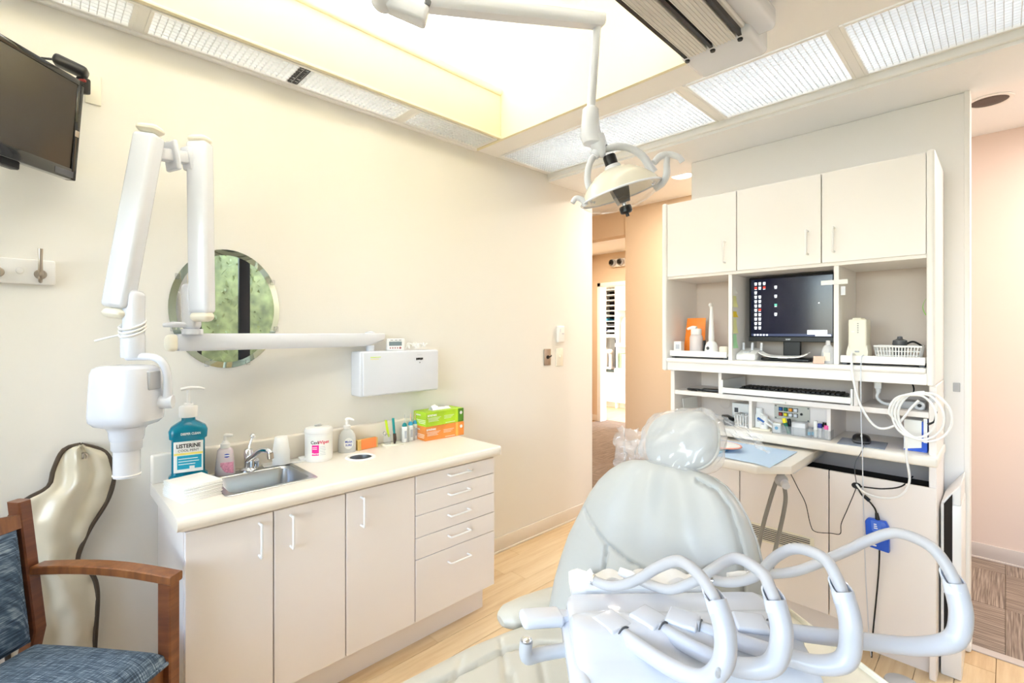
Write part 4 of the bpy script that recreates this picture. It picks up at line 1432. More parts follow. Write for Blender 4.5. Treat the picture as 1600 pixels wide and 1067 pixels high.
for y, z in ((1.16, .98), (.372, 1.008), (1.10, 1.15)):
    P('cable_grommet', B().lathe([(0, 0), (.030, 0), (.032, .003), (.026, .005), (0, .002)], mat=basis((0, -1, 0), (0, 0, 1), (2.904, y, z))), 'niche', bs, world=True)
P('cabinet_floor', B().box(2.57, 2.905, .216, 1.306, .12, .138), 'cab', bs, world=True)
P('slot_shade', B().box(2.70, 2.90, .22, 1.30, .70, .72), 'dark', bs, world=True)  # dark sheet that paints the shade inside the open slot
P('toe_kick', B().box(2.615, 2.63, .216, 1.306, 0, .12), 'cab', bs, world=True)
P('kick_end', B().box(2.613, 2.915, .196, .2155, 0, .12), 'cab', bs, world=True)
for (y0, y1) in ((.949, 1.329), (.560, .945), (.192, .556)):
    P('door', B().box(2.55, 2.5615, y0, y1, .122, .776, .0015, 1), 'cab', bs, world=True)
P('lock_cam', B().cyl((2.5505, 1.23, .66), (2.546, 1.23, .66), .008, .008, 16), 'nickel', bs, world=True)
# keyboard drawer
kd = P('keyboard_tray', B().box(2.556, 2.87, .474, 1.038, 1.088, 1.096), 'white', bs, world=True, label='white pull-out keyboard tray')
P('front_lip', B().box(2.548, 2.558, .474, 1.038, 1.084, 1.112, .002, 1), 'white', kd)
for y in (.470, 1.034):
    P('side', B().box(2.556, 2.87, y, y + .008, 1.0768, 1.150), 'white', kd)
P('catch', B().box(2.545, 2.553, .735, .79, 1.058, 1.066, .001, 1), 'white', kd)
kb = T('keyboard', 'black computer keyboard in the white drawer', 'keyboard', (2.66, .74, 1.096))
P('case', B().box(-.075, .075, -.225, .225, 0, .018, .006, 2), 'black', kb)
kt = B().box(-.0075, .0075, -.0078, .0078, 0, .009, .002, 1).mesh('key'); kt.materials.append(MAT['black'])
for r in range(6):
    for c in range(22):
        P('key', kt, 'black', kb).location = (-.062 + r * .0195, -.208 + c * .0197, .017)

lc = T('desk_ledge', 'cream laminate desk ledge carrying mouse and organizer', 'worktop', (2.72, .76, .86))
P('slab', B().box(2.53, 2.904, .186, 1.336, .862, .9045, .010, 3), 'top', lc, world=True)
pb = P('pullout_board', B().prism([(2.86, .615, .815), (2.21, .615, .815), (2.11, .715, .815), (2.11, 1.115, .815), (2.21, 1.215, .815), (2.86, 1.215, .815)], (0, 0, .034), .004, 2), 'top', bs, world=True, label='cream pull-out work board with cut corners')
for y in (.64, 1.19):
    P('runner', B().box(2.3, 2.86, y - .01, y + .01, .795, .815), 'alu', pb)

MAT.update(
    bluepaper=M('blue_bib_paper', '#C6DEF8', .85),
    orangebag=M('orange_pouch', '#F28A2E', .35),
    cream=M('cream_plastic', '#F4EEDC', .4),
    sticky=M('yellow_note', '#E9E7A8', .8), stickyy=M('bright_yellow_note', '#F2D23A', .8), stickyg=M('green_note', '#AEE0AE', .8), greenhi=M('bright_green_note', '#8AD93B', .7),
    screen=M('monitor_screen', '#0A0E22', .12, emit='#10183A', es=.25),
    icon=M('screen_icon', '#FFFFFF', .5, emit='#E8F0FF', es=.9), iconr=M('screen_icon_red', '#E04030', .5, emit='#E04030', es=.8), iconc=M('screen_icon_green', '#60C0A0', .5, emit='#60C0A0', es=.8),
    bluedev=M('blue_device_plastic', '#2056C8', .3), bluedev2=M('blue_device_inset', '#4A74D8', .3),
    navy=M('navy_card', '#2E3A8E', .5),
    padgrey=M('mouse_pad_grey', '#9AA3B2', .6),
    hose=M('grey_hose', '#8C8882', .45),
    bred=M('red_button', '#A83A2C', .4), bblue=M('blue_button', '#2B62A8', .4), bgreen=M('green_button', '#136B54', .4), borange=M('orange_button', '#F09A20', .4), byellow=M('yellow_button', '#F0E020', .4), bwhite=M('white_button', '#E6EAF2', .4),
    plate=M('steel_panel', '#B4B4AC', .4, .4),
    pinkp=M('pink_plastic', '#F066A8', .4),
)
# ---------------------------------------------------------------- left niche
ZTR = 1.286
op = T('orange_pouch', 'orange foil pouch leaning in left niche behind the pump bottle', 'pouch', (2.68, 1.252, ZTR))
P('pouch', B().grid(lambda u, v: Vector((.012 - .018 * math.sin(PI * u) * (1 - v) + .03 * v, -.062 + .124 * u * (1 - .12 * v) + .007 * v, .195 * v)), 12, 14, .003), 'orangebag', op)
wb = T('dispenser_bottle', 'frosted white dispenser bottle in front of the orange pouch', 'bottle', (2.605, 1.200, ZTR + .0), math.radians(90))
P('bottle', B().lathe([(0, 0), (.032, 0), (.034, .004), (.034, .085), (.030, .097), (.026, .103), (0, .103)]), 'frost', wb)
P('liquid', B().lathe([(0, .003), (.031, .003), (.031, .028), (0, .028)]), 'pinksoap', wb)
P('cap', B().lathe([(0, .101), (.027, .101), (.028, .104), (.028, .13), (.022, .134), (0, .134)]), 'white', wb)
P('spout', B().tube([(.0, 0, .135), (.02, .0, .140), (.05, 0, .132)], [.012, .010, .006], 10), 'white', wb)
sc_ = T('small_carton', 'small white carton at left end of the niche tray', 'carton', (2.60, 1.298, ZTR))
P('carton', B().box(-.02, .02, -.022, .022, 0, .062, .001, 1), 'label', sc_)
P('print', B().box(-.0206, -.0199, -.012, .010, .02, .045), 'greyprint', sc_)
cl = T('curing_light', 'white upright curing light wand on its base', 'curing light', (2.605, 1.115, ZTR), math.radians(-8))
P('base', B().lathe([(0, 0), (.038, 0), (.040, .006), (.036, .04), (.028, .058), (.020, .064), (0, .064)], sy=.9, sx=.9), 'white', cl)
P('wand', B().loft([[(math.cos(2 * PI * k / 20) * r, math.sin(2 * PI * k / 20) * r * .9, z) for k in range(20)] for r, z in ((.016, .055), (.0165, .09), (.012, .18), (.009, .235), (.0085, .248))]), 'white', cl)
P('light_tip', B().tube([(0, 0, .242), (-.004, 0, .258), (-.016, -.004, .264), (-.026, -.006, .258)], [.0085, .0085, .009, .007], 12), 'white', cl)
P('sensor', B().lathe([(0, 0), (.009, 0), (.008, .002), (0, .001)], mat=basis((0, -1, 0), (0, 0, 1), (-.0352, .0, .028))), 'dgrey', cl)
P('side_clip', B().box(-.02, .0, .032, .040, .0, .07, .003, 2), 'black', cl)
kn = T('cream_jar', 'small cream jar beside the curing light', 'jar', (2.60, 1.048, ZTR))
P('jar', B().lathe([(0, 0), (.020, 0), (.022, .003), (.022, .032), (.018, .038), (0, .038)]), 'cream', kn)

# ---------------------------------------------------------------- monitor and middle niche
mo = T('monitor', 'black computer monitor showing a dark desktop with icons', 'monitor', (2.72, .762, 1.256))
MX = 2.715
P('casing', B().box(MX, MX + .04, .566, .960, 1.352, 1.690, .006, 2), 'black', mo, world=True)
scn = P('screen', B().box(MX - .0025, MX + .002, .577, .949, 1.378, 1.678, .001, 1), 'screen', mo, world=True)
P('lower_bezel', B().box(MX - .004, MX + .004, .566, .960, 1.352, 1.377, .002, 1), 'black', mo, world=True)
random.seed(9)


def icon(y, z, s=.0075, m='icon'):
    P('screen_icon', B().box(MX - .0035, MX - .0022, y - s, y + s, z - s * .7, z + s), m, scn)
    P('icon_caption', B().box(MX - .0035, MX - .0022, y - s * .9, y + s * .9, z - s * 1.5, z - s * 1.05), 'icon', scn)


for c, (yy, rows) in enumerate(((.925, range(11)), (.905, (0, 1, 3, 4, 5, 6, 7, 8, 9, 10)), (.883, (0, 1)), (.828, (1, 3, 5, 7)))):
    for r in rows:
        icon(yy, 1.656 - r * .0232, .0062, 'iconr' if (c, r) in ((0, 1), (2, 1), (1, 6)) else 'iconc' if (c, r) == (3, 5) else 'icon')
P('taskbar', B().box(MX - .0035, MX - .0022, .58, .946, 1.380, 1.392), M('taskbar', '#2A3350', .3, emit='#39456E', es=.4), scn)
for k in range(5):
    P('taskbar_icon', B().box(MX - .0042, MX - .003, .925 - k * .015, .934 - k * .015, 1.382, 1.390), 'icon', scn)
P('popup', B().box(MX - .0042, MX - .003, .600, .685, 1.389, 1.410), 'icon', scn)
P('taskbar_tray', B().box(MX - .0042, MX - .003, .585, .650, 1.381, 1.3885), 'icon', scn)
P('cursor', B().box(MX - .0042, MX - .003, .632, .637, 1.540, 1.545), 'icon', scn)
L('acer', .013, 'lgrey', mo, (0, -1, 0), (0, 0, 1), (MX - .0045 - 2.72, .008, 1.3645 - 1.256), bold=.0003)
P('stand_neck', B().box(MX + .02, MX + .04, .72, .80, 1.275, 1.40, .004, 1), 'black', mo, world=True)
P('stand_foot', B().box(2.62, 2.80, .655, .870, 1.2565, 1.272, .006, 2), 'black', mo, world=True)
dk_ = T('dock', 'white charging dock with sloping top left of the monitor', 'dock', (2.64, .935, 1.2565))
P('body', B().prism([(2.585, .885, 1.257), (2.585, .885, 1.284), (2.60, .885, 1.292), (2.69, .885, 1.318), (2.69, .885, 1.257)], (0, .094, 0), .005, 2), 'white', dk_, world=True)
P('recess', B().box(2.605, 2.66, .92, .95, 1.293, 1.303, .003, 1), 'grey', dk_, world=True)
for y in (.968, .925, .88):
    P('cable_plug', B().cyl((2.66, y, 1.305), (2.665, y, 1.345), .007, .006, 12), 'lgrey', dk_, world=True)
pp = T('paper_rest', 'white paper cradle resting on the monitor foot', 'paper', (2.63, .765, 1.272))
P('paper', B().grid(lambda u, v: Vector((2.60 + .05 * v, .655 + .22 * u, 1.274 + .022 * (abs(u - .5) * 2) ** 4 + .006 * v)), 20, 4, .004), 'napkin', pp, world=True)
P('paper_leg', B().box(2.60, 2.64, .745, .785, 1.272, 1.280, .001, 1), 'napkin', pp, world=True)
cl2 = T('lotion_bottle', 'small white lotion bottle right of the monitor', 'bottle', (2.60, .572, 1.2565))
P('bottle', B().lathe([(0, 0), (.024, 0), (.026, .004), (.026, .06), (.018, .078), (.010, .085), (.009, .105), (0, .106)], sx=.8), 'frost', cl2)
P('label_sheet', B().box(-.0225, -.0205, -.012, .012, .012, .05), 'cream', cl2)
cdp = T('card_slip', 'small pink and white card leaning by the lotion bottle', 'card', (2.555, .60, 1.2565))
P('card', B().box(-.002, .002, -.022, .022, 0, .034, mat=Matrix.Rotation(math.radians(20), 4, 'Y')), 'peach', cdp)
for nm, lab, y, z0, z1, w_, m in (('note', 'white paper note at the top of the left divider', .9845, 1.600, 1.632, .022, 'label'), ('note', 'pale yellow note under white note on divider', .9842, 1.53, 1.588, .026, 'sticky'), ('note', 'bright yellow note on the left divider', .984, 1.478, 1.508, .028, 'stickyy'), ('note', 'long pale yellow note low on divider', .9838, 1.395, 1.47, .026, 'sticky'), ('note', 'mint green note low on the divider', .9836, 1.318, 1.39, .026, 'stickyg')):
    t = T(nm, lab, 'note', (2.572, y, z0), 0, 'notes stuck on the left divider')
    P('paper', B().grid(lambda u, v: Vector((-.012 + w_ * 1.5 * u, -.002 - .010 * (1 - v) ** 2 * u, (z1 - z0) * v)), 6, 6, .0006), m, t)

# ---------------------------------------------------------------- right niche
sp = T('power_unit', 'cream upright power unit on the right niche tray', 'power unit', (2.63, .458, ZTR))
P('case', B().box(-.055, .055, -.040, .040, .012, .190, .008, 3), 'cream', sp)
P('foot', B().prism([(-.062, -.047, 0), (-.062, -.047, .03), (-.05, -.041, .065), (-.05, .041, .065), (-.062, .047, .03), (-.062, .047, 0)], (.12, 0, 0), .004, 2), 'cream', sp)
P('top_ridge', B().box(-.05, .05, -.018, .024, .186, .198, .006, 2), 'cream', sp)
for k in range(6):
    P('lamp_slot', B().box(-.0565, -.0545, -.006, .0, .168 - k * .009, .171 - k * .009), 'dgrey', sp)
P('print_line', B().box(-.0565, -.0545, .012, .026, .128, .131), 'bwhite', sp)
sp.scale = (.86, .84, .90)
P('switch', B().box(-.0635, -.060, -.010, .010, .028, .036, .001, 1), 'grey', sp)
bk_ = T('wire_basket', 'white slotted plastic basket on right niche tray', 'basket', (2.625, .318, ZTR))


def basket(parent, w2, d2, h, m, taper=.88, bar=.004, gap=.012):
    """slotted basket: rim, floor, upright bars (x = depth, y = width)"""
    P('rim', B().tube([(-d2, -w2, h), (-d2, w2, h), (d2, w2, h), (d2, -w2, h)], .0045, 8, 0, True), m, parent)
    P('bottom', B().box(-d2 * taper, d2 * taper, -w2 * taper, w2 * taper, 0, .004), m, parent)
    st_ = B()
    n = int(2 * w2 / gap)
    for k in range(n + 1):
        y = -w2 + 2 * w2 * k / n
        for sx_ in (-1, 1):
            st_.tube([(sx_ * d2 * taper, y * taper, .002), (sx_ * d2, y, h)], bar / 2, 4, 0)
    n = max(2, int(2 * d2 / gap))
    for k in range(n + 1):
        x = -d2 + 2 * d2 * k / n
        for sy_ in (-1, 1):
            st_.tube([(x * taper, sy_ * w2 * taper, .002), (x, sy_ * w2, h)], bar / 2, 4, 0)
    for zz in (.28, .62):
        st_.tube([(-d2 * (taper + (1 - taper) * zz), -w2 * (taper + (1 - taper) * zz), h * zz), (-d2 * (taper + (1 - taper) * zz), w2 * (taper + (1 - taper) * zz), h * zz), (d2 * (taper + (1 - taper) * zz), w2 * (taper + (1 - taper) * zz), h * zz), (d2 * (taper + (1 - taper) * zz), -w2 * (taper + (1 - taper) * zz), h * zz)], .002, 6, 0, True)
    P('bars', st_, m, parent)


basket(bk_, .078, .05, .054, 'white', .9, .005, .010)
tl = T('instrument', 'grey gauge with black cord lying in the niche basket', 'instrument', (2.625, .315, ZTR + .004))
P('body', B().lathe([(0, 0), (.022, 0), (.022, .05), (.026, .058), (.024, .075), (.010, .082), (.008, .092), (0, .093)]), 'dgrey', tl)
P('cord', B().tube([(.0, -.02, .06), (.0, -.045, .07), (.01, -.07, .05), (.0, -.04, .045), (-.02, .03, .045)], .004, 8), 'black', tl)
gn = T('note', 'bright green note on the right hutch side', 'note', (2.56, .2205, 1.47))
P('paper', B().grid(lambda u, v: Vector((-.01 + .05 * u, .002 + .010 * math.sin(PI * v) + .006 * u, .065 * v)), 6, 8, .0008), 'greenhi', gn)
tp = T('paper_tab', 'white taped paper tab on the right divider', 'paper tab', (2.548, .535, 1.62))
P('strip', B().box(2.546, 2.549, .486, .588, 1.614, 1.634, mat=Matrix.Translation((0, 0, 0))), 'label', tp, world=True)
P('hanging_tab', B().box(2.547, 2.550, .495, .512, 1.565, 1.604), 'lgrey', tp, world=True)

# ---------------------------------------------------------------- desk level things
ZD = .9045
rm = T('remote', 'black scissors and remote on the small left shelf', 'remote', (2.62, 1.14, 1.0765), math.radians(12))
P('remote', B().box(-.03, .03, -.07, .03, 0, .014, .004, 2), 'black', rm)
P('scissors', B().tube([(-.03, .05, .006), (-.035, .095, .008), (-.02, .09, .008), (-.01, .03, .006)], .005, 8), 'black', rm)
pf = T('paper_sheet', 'white paper sheet standing in the lower left cubby', 'paper', (2.74, 1.285, ZD))
P('sheet', B().box(-.10, .08, -.0012, .0012, 0, .115, mat=Matrix.Rotation(math.radians(-6), 4, 'X')), 'label', pf)
bt = T('handset', 'black handset lying in the lower left cubby', 'handset', (2.66, 1.045, ZD), math.radians(25))
P('body', B().box(-.06, .06, -.025, .025, 0, .026, .008, 3), 'black', bt)
P('second_body', B().box(-.045, .06, -.02, .02, .026, .042, .006, 2, mat=Matrix.Rotation(.25, 4, 'Z')), 'black', bt)
bx_ = T('white_carton', 'white carton standing behind the small basket', 'carton', (2.79, 1.005, ZD))
P('carton', B().box(-.045, .045, -.04, .055, 0, .105, .002, 1), 'label', bx_)
P('print', B().box(-.0456, -.0448, .022, .042, .055, .08), 'dgrey', bx_)
sbk = T('small_basket', 'small white slotted basket on the desk ledge', 'basket', (2.655, .962, ZD))
basket(sbk, .036, .04, .062, 'white', .85, .007, .013)
pt = T('sample_plate', 'flat white plate under two white bottles', 'plate', (2.64, .868, ZD), math.radians(5))
P('plate', B().box(-.045, .045, -.044, .044, 0, .009, .003, 2), 'cream', pt)
for lab, dx, dy, h, r in (('tall square white bottle on the plate', .012, .018, .098, .018), ('short round white bottle on the plate', -.018, -.014, .066, .019)):
    t = T('pill_bottle', lab, 'bottle', (2.64 + dx, .868 + dy, ZD + .009))
    P('bottle', B().lathe([(0, 0), (r, 0), (r, h * .62), (r * .8, h * .7), (0, h * .7)], sq=5 if h > .08 else None), 'label', t)
    P('cap', B().lathe([(0, h * .68), (r * .9, h * .68), (r * .95, h * .72), (r * .95, h * .97), (r * .8, h), (0, h)]), 'white', t)
    P('print', B().box(-r - .0006, -r + .0006, -.006, .006, h * .3, h * .5), 'greyprint', t)
# steel button panel
cpn = T('button_panel', 'brushed steel panel with coloured push buttons', 'control panel', (2.668, .742, 1.0))
P('plate', B().box(2.6645, 2.6678, .662, .820, .962, 1.036, .001, 1), 'plate', cpn, world=True)
for i, m in enumerate(('bblue', 'bgreen', 'borange', 'bwhite', 'bred', 'byellow', 'bwhite', 'bwhite')):
    r, c = divmod(i, 4)
    y, z = .790 - c * .0225, 1.015 - r * .026
    q = P('button', B().box(2.656, 2.665, y - .0075, y + .0075, z - .0075, z + .0075, .002, 1), m, cpn, world=True)
    P('button_frame', B().box(2.6625, 2.6648, y - .0095, y + .0095, z - .0095, z + .0095), 'ink', q)
P('jack', B().cyl((2.665, .698, .998), (2.659, .698, .998), .0065, .005, 16), 'black', cpn, world=True)
for y in (.669, .813):
    for z in (.969, 1.029):
        P('screw', B().cyl((2.665, y, z), (2.6625, y, z), .004, .003, 10), 'dgrey', cpn, world=True)
# clear organizer
og = T('desk_organizer', 'long clear acrylic organizer tray on the desk ledge', 'organizer', (2.612, .682, ZD), math.radians(2))
wl = B()
for a in ((-.035, .035, -.122, -.119), (-.035, .035, .119, .122), (-.035, -.032, -.122, .122), (.032, .035, -.122, .122), (-.035, .035, -.122, .122, 0, .003), (-.033, .033, -.045, -.042), (-.033, .033, .028, .031)):
    wl.box(*a, *((0, .042) if len(a) == 4 else ()))
P('tray', wl, 'acrylic', og)


def marker(lab, x, y, m1, m2, tilt, ln=.10, r=.006, z=.004, cat='marker'):
    t = T('marker', lab, cat, (2.612 + x, .682 + y, ZD + z))
    M_ = Matrix.Rotation(math.radians(tilt), 4, 'X')
    P('barrel', B().lathe([(0, 0), (r, 0), (r, ln * .7), (0, ln * .7)], mat=M_, n=14), m1, t)
    P('cap', B().lathe([(0, ln * .7), (r * 1.1, ln * .7), (r, ln), (0, ln)], mat=M_, n=14), m2, t)


marker('white syringe with blue plunger leaning out of the organizer', -.005, .092, 'label', 'bblue', -62, .12, .0055)
marker('clear barrel with white tip leaning from organizer', .012, .088, 'frost', 'label', -52, .13, .006)
marker('dark green marker with yellow cap', -.008, .052, 'bgreen', 'byellow', -20, .075, .009)
marker('black marker pen next to green marker', .008, .045, 'black', 'black', -12, .07, .008)
marker('white tube standing in the organizer', -.004, -.058, 'label', 'label', 0, .075, .008)
marker('dark blue capped vial in the organizer', -.006, -.076, 'frost', 'navy', 0, .065, .009)
marker('black capped vial in the organizer', .010, -.086, 'frost', 'black', 4, .070, .008)
marker('pink capped vial at organizer end', -.006, -.103, 'frost', 'pinkp', 0, .060, .010)
cbk = T('cotton_box', 'white translucent box of cotton in the organizer', 'box', (2.605, .690, ZD + .004))
P('box', B().box(-.024, .024, -.03, .03, 0, .06, .003, 2), 'frost', cbk)
P('cotton', B().box(-.020, .020, -.026, .026, .003, .05, .006, 2), 'napkin', cbk)
cbb = T('roll_holder', 'small white box with blue print at organizer end', 'box', (2.602, .785, ZD + .004))
P('box', B().box(-.02, .02, -.018, .018, 0, .045, .002, 1), 'label', cbb)
P('print', B().lathe([(0, 0), (.008, 0), (.008, .0006), (0, .0006)], mat=basis((0, -1, 0), (0, 0, 1), (-.0201, 0, .022))), 'bluep', cbb)
for k in range(3):
    t = T('vial', ('pale blue vial beside the cotton box', 'clear vial with blue band in organizer', 'small clear vial lying in organizer middle')[k], 'vial', (2.60 + .012 * k, .648 - .012 * k, ZD + .004))
    P('glass', B().lathe([(0, 0), (.007, 0), (.007, .03), (.005, .034), (0, .035)], n=14), 'acrylic', t)
    P('band', B().lathe([(.0072, .006), (.0074, .007), (.0074, .02), (.0072, .021)], n=14), 'bluep' if k < 2 else 'greyprint', t)
# mouse and pad
md = T('mouse_pad', 'grey mouse pad at right of the desk ledge', 'mouse pad', (2.615, .445, ZD), math.radians(4))
P('pad', B().box(-.075, .085, -.085, .085, 0, .003, .001, 1), 'padgrey', md)
ms = T('mouse', 'black computer mouse on the grey pad', 'mouse', (2.635, .452, ZD + .003), math.radians(10))
P('body', B().ellipsoid((0, 0, .010), .052, .034, .026, sq=2.6), 'black', ms)
P('side_band', B().ellipsoid((0, 0, .008), .0535, .0355, .010, sq=2.6), 'dgrey', ms)
P('wheel', B().cyl((-.03, -.004, .030), (-.03, .004, .030), .007, .007, 14), 'grey', ms)
# tissue box
tb2 = T('dispenser_box', 'white and blue carton standing at the right end of the desk ledge', 'carton', (2.66, .262, ZD))
P('carton', B().box(-.055, .055, -.038, .038, 0, .125, .002, 1), 'bluedev', tb2)
P('paper_front', B().prism([(-.0575, -.020, .018), (-.0575, .037, .006), (-.0575, .037, .127), (-.0575, -.020, .129)], (.002, 0, 0)), 'label', tb2)
P('paper_top', B().box(-.055, .05, -.022, .036, .125, .130, .002, 1), 'label', tb2)
P('side_flap', B().box(-.0565, -.0545, -.038, -.026, .04, .14), 'label', tb2)
# cables in the upper right cubby
hb = T('usb_hub', 'grey hub with round socket in the upper right cubby', 'hub', (2.66, .262, 1.0765))
P('body', B().box(-.04, .04, -.03, .05, 0, .032, .005, 2), 'grey', hb)
P('socket', B().tube([(-.043, -.012 + .013 * math.cos(a), .018 + .013 * math.sin(a)) for a in [2 * PI * k / 20 for k in range(20)]], .006, 8, 0, True), 'lgrey', hb)
P('socket_hole', B().lathe([(0, 0), (.009, 0), (.009, .002), (0, .002)], mat=basis((0, -1, 0), (0, 0, 1), (-.041, -.012, .018))), 'black', hb)
pg = T('plug_cable', 'white plug and thick white cable in the upper right cubby', 'cable', (2.70, .40, 1.0765))
P('plug', B().box(-.016, .016, -.014, .014, .07, .108, .005, 2), 'white', pg)
P('plug_neck', B().lathe([(0, .05), (.008, .05), (.011, .072), (0, .072)]), 'white', pg)
P('cable', B().tube([(0, 0, .055), (-.004, .004, .03), (-.01, -.02, .008), (-.02, -.07, .007), (-.02, -.11, .012), (0, -.15, .02)], .0065, 10), 'white', pg)
bc = T('black_cable', 'thin black cable looping in the upper right cubby', 'cable', (2.80, .33, 1.0765))
P('cable', B().tube([(.08, .03, .10), (.0, -.03, .10), (-.03, -.045, .06), (-.02, -.01, .02), (-.08, .02, .006), (-.05, .06, .006)], .003, 8), 'black', bc)

# ================================================================ cables, hoses and wall fittings around the desk cabinet
wc2 = T('white_cable', 'long white cable running from the power unit to a hanging coil', 'cable', (2.43, .45, 1.29))
P('cable', B().tube([(2.575, .468, 1.302), (2.548, .470, 1.306), (2.515, .466, 1.285), (2.495, .458, 1.21), (2.49, .43, 1.09), (2.49, .375, 1.005), (2.488, .31, 1.025), (2.487, .262, 1.10), (2.488, .24, 1.13)], .0048, 10), 'white', wc2, world=True)
co = T('coiled_cable', 'coil of white cable hanging at the right end of the desk', 'cable', (2.49, .235, 1.06))
loops = []
for k in range(3 * 20 + 6):
    a = PI * .5 - 2 * PI * k / 20
    lp = k // 20
    loops.append((2.476 - .004 * lp + .006 * math.sin(k), .232 + .016 * lp - .010 + (.080 - .006 * lp) * math.cos(a), 1.070 + (.096 - .005 * lp) * math.sin(a)))
P('coil', B().tube(loops, .0042, 8, 3), 'white', co, world=True)
P('tail', B().tube([loops[-1], (2.487, .283, 1.0), (2.49, .278, .90), (2.50, .270, .80), (2.50, .30, .735), (2.50, .36, .712), (2.505, .42, .72), (2.54, .452, .738)], .0042, 8, 6), 'white', co, world=True)
chk = T('cable_clip', 'grey cable clip on the right side panel', 'clip', (2.55, .204, 1.13))
P('clip', B().box(2.535, 2.5615, .196, .212, 1.12, 1.15, .003, 2), 'lgrey', chk, world=True)
P('tag', B().box(2.528, 2.534, .185, .198, 1.085, 1.118, .002, 1), 'white', chk, world=True)
P('connector', B().tube([(2.52, .19, 1.088), (2.515, .196, 1.05), (2.515, .215, 1.035)], [.004, .003, .005], 8), 'black', chk, world=True)
tcd = T('charger_cable', 'thin white cable hanging straight down over desk front', 'cable', (2.5, .43, 1.2))
P('cord', B().tube([(2.560, .432, 1.300), (2.51, .432, 1.26), (2.505, .430, 1.0), (2.503, .426, .90), (2.515, .425, .70), (2.53, .422, .45), (2.53, .408, .12), (2.54, .40, .01)], .0022, 6, 8), 'lgrey', tcd, world=True)
bd_ = T('power_adapter', 'blue power adapter fixed to the desk cabinet door', 'adapter', (2.55, .378, .48))
P('case', B().prism([(2.5495, .421, .595), (2.5495, .410, .608), (2.5495, .350, .607), (2.5495, .339, .585), (2.5495, .337, .480), (2.5495, .405, .487), (2.5495, .416, .505)], (-.028, 0, 0), .005, 2), 'bluedev', bd_, world=True)
P('inset', B().prism([(2.522, .400, .603), (2.522, .362, .604), (2.522, .368, .560), (2.522, .382, .548), (2.522, .396, .562)], (-.0015, 0, 0)), 'bluedev2', bd_, world=True)
for k in range(3):
    P('print_mark', B().box(2.5195, 2.5206, .376 + .002 * k, .389, .572 + k * .008, .576 + k * .008), 'label', bd_, world=True)
P('end_mark', B().box(2.520, 2.5225, .380, .400, .497, .503, .001, 1), 'label', bd_, world=True)
P('plug', B().cyl((2.535, .378, .607), (2.535, .382, .635), .009, .006, 12), 'black', bd_, world=True)
P('upper_cord', B().tube([(2.535, .382, .63), (2.53, .388, .655), (2.525, .41, .685), (2.53, .432, .70), (2.549, .450, .722)], .0035, 8), 'black', bd_, world=True)
P('ferrite', B().cyl((2.527, .405, .682), (2.53, .425, .698), .0075, .0075, 12), 'black', bd_, world=True)
P('lower_cord', B().tube([(2.535, .372, .482), (2.535, .374, .40), (2.54, .385, .25), (2.54, .395, .12), (2.54, .40, .012)], .003, 8), 'black', bd_, world=True)
hl_ = T('cable_port', 'round black cable port in the desk cabinet door', 'cable port', (2.55, .455, .73))
P('port', B().lathe([(0, 0), (.014, 0), (.012, .003), (0, .001)], mat=basis((0, -1, 0), (0, 0, 1), (2.5498, .455, .730)), sx=1.3), 'black', hl_, world=True)
P('cord', B().tube([(2.548, .455, .730), (2.535, .42, .735), (2.535, .36, .742), (2.54, .30, .765), (2.60, .27, .80)], .003, 8), 'black', hl_, world=True)
mcb = T('mouse_cable', 'thin dark mouse cable falling over the desk edge', 'cable', (2.55, .45, .9))
P('cable', B().tube([(2.575, .43, ZD + .008), (2.53, .425, ZD + .006), (2.518, .435, .88), (2.515, .452, .84), (2.515, .455, .80), (2.53, .452, .75), (2.548, .455, .735)], .0016, 6), 'dgrey', mcb, world=True)
bw = T('black_wire', 'thin black wire looping across the desk cabinet doors', 'wire', (2.5, .55, .5))
P('wire', B().tube([(2.33, .655, .793), (2.37, .635, .72), (2.41, .615, .646), (2.44, .604, .55), (2.46, .59, .516), (2.50, .54, .512), (2.515, .508, .515), (2.515, .504, .56), (2.52, .485, .62), (2.53, .46, .70), (2.548, .455, .726)], .0018, 6), 'black', bw, world=True)
vt = T('air_register', 'cream louvred air register low on the desk cabinet door', 'vent', (2.55, .78, .37))
P('frame', B().box(2.5455, 2.5498, .615, .955, .368, .452, .002, 1), 'cream', vt, world=True)
for k in range(7):
    z = .382 + k * .0092
    P('louvre', B().box(-.004, .004, -.155, .155, -.001, .001, mat=Matrix.Translation((2.543, .785, z)) @ Matrix.Rotation(math.radians(40), 4, 'Y')), 'ivory', vt, world=True)
P('slot_back', B().box(2.5445, 2.5456, .632, .938, .378, .442), 'dgrey', vt, world=True)
cdb = T('thin_cable', 'thin dark cable hanging at the left end of the hutch', 'cable', (2.6, 1.34, .95))
P('cord', B().tube([(2.60, 1.342, 1.184), (2.60, 1.345, 1.10), (2.60, 1.338, 1.0), (2.6, 1.334, .95)], .0016, 6), 'black', cdb, world=True)
# items on the pull-out board
ZP = .849
bp_ = T('blue_bib', 'light blue paper bib spread on pull-out board', 'paper', (2.3, .85, ZP))
P('paper', B().grid(lambda u, v: Vector((2.135 + .345 * u + (.0 if v > .15 else -.03 * (1 - u) * (1 - v / .15)), .665 + .44 * v, ZP + .0045 + .002 * noise.noise(Vector((u * 3, v * 3, 0))))), 14, 14, .0006), 'bluepaper', bp_, world=True)
mk = T('face_mask_packet', 'white paper packet with orange edged mask on the blue bib', 'mask', (2.26, 1.0, ZP + .004))
P('packet', B().box(2.17, 2.34, .90, 1.03, ZP + .007, ZP + .013, .002, 1), 'napkin', mk, world=True)
P('packet_edge', B().box(2.175, 2.335, .893, .905, ZP + .007, ZP + .015, .002, 1), 'bluep', mk, world=True)
P('mask_pad', B().ellipsoid((2.28, .93, ZP + .025), .07, .085, .010), 'napkin', mk, world=True)
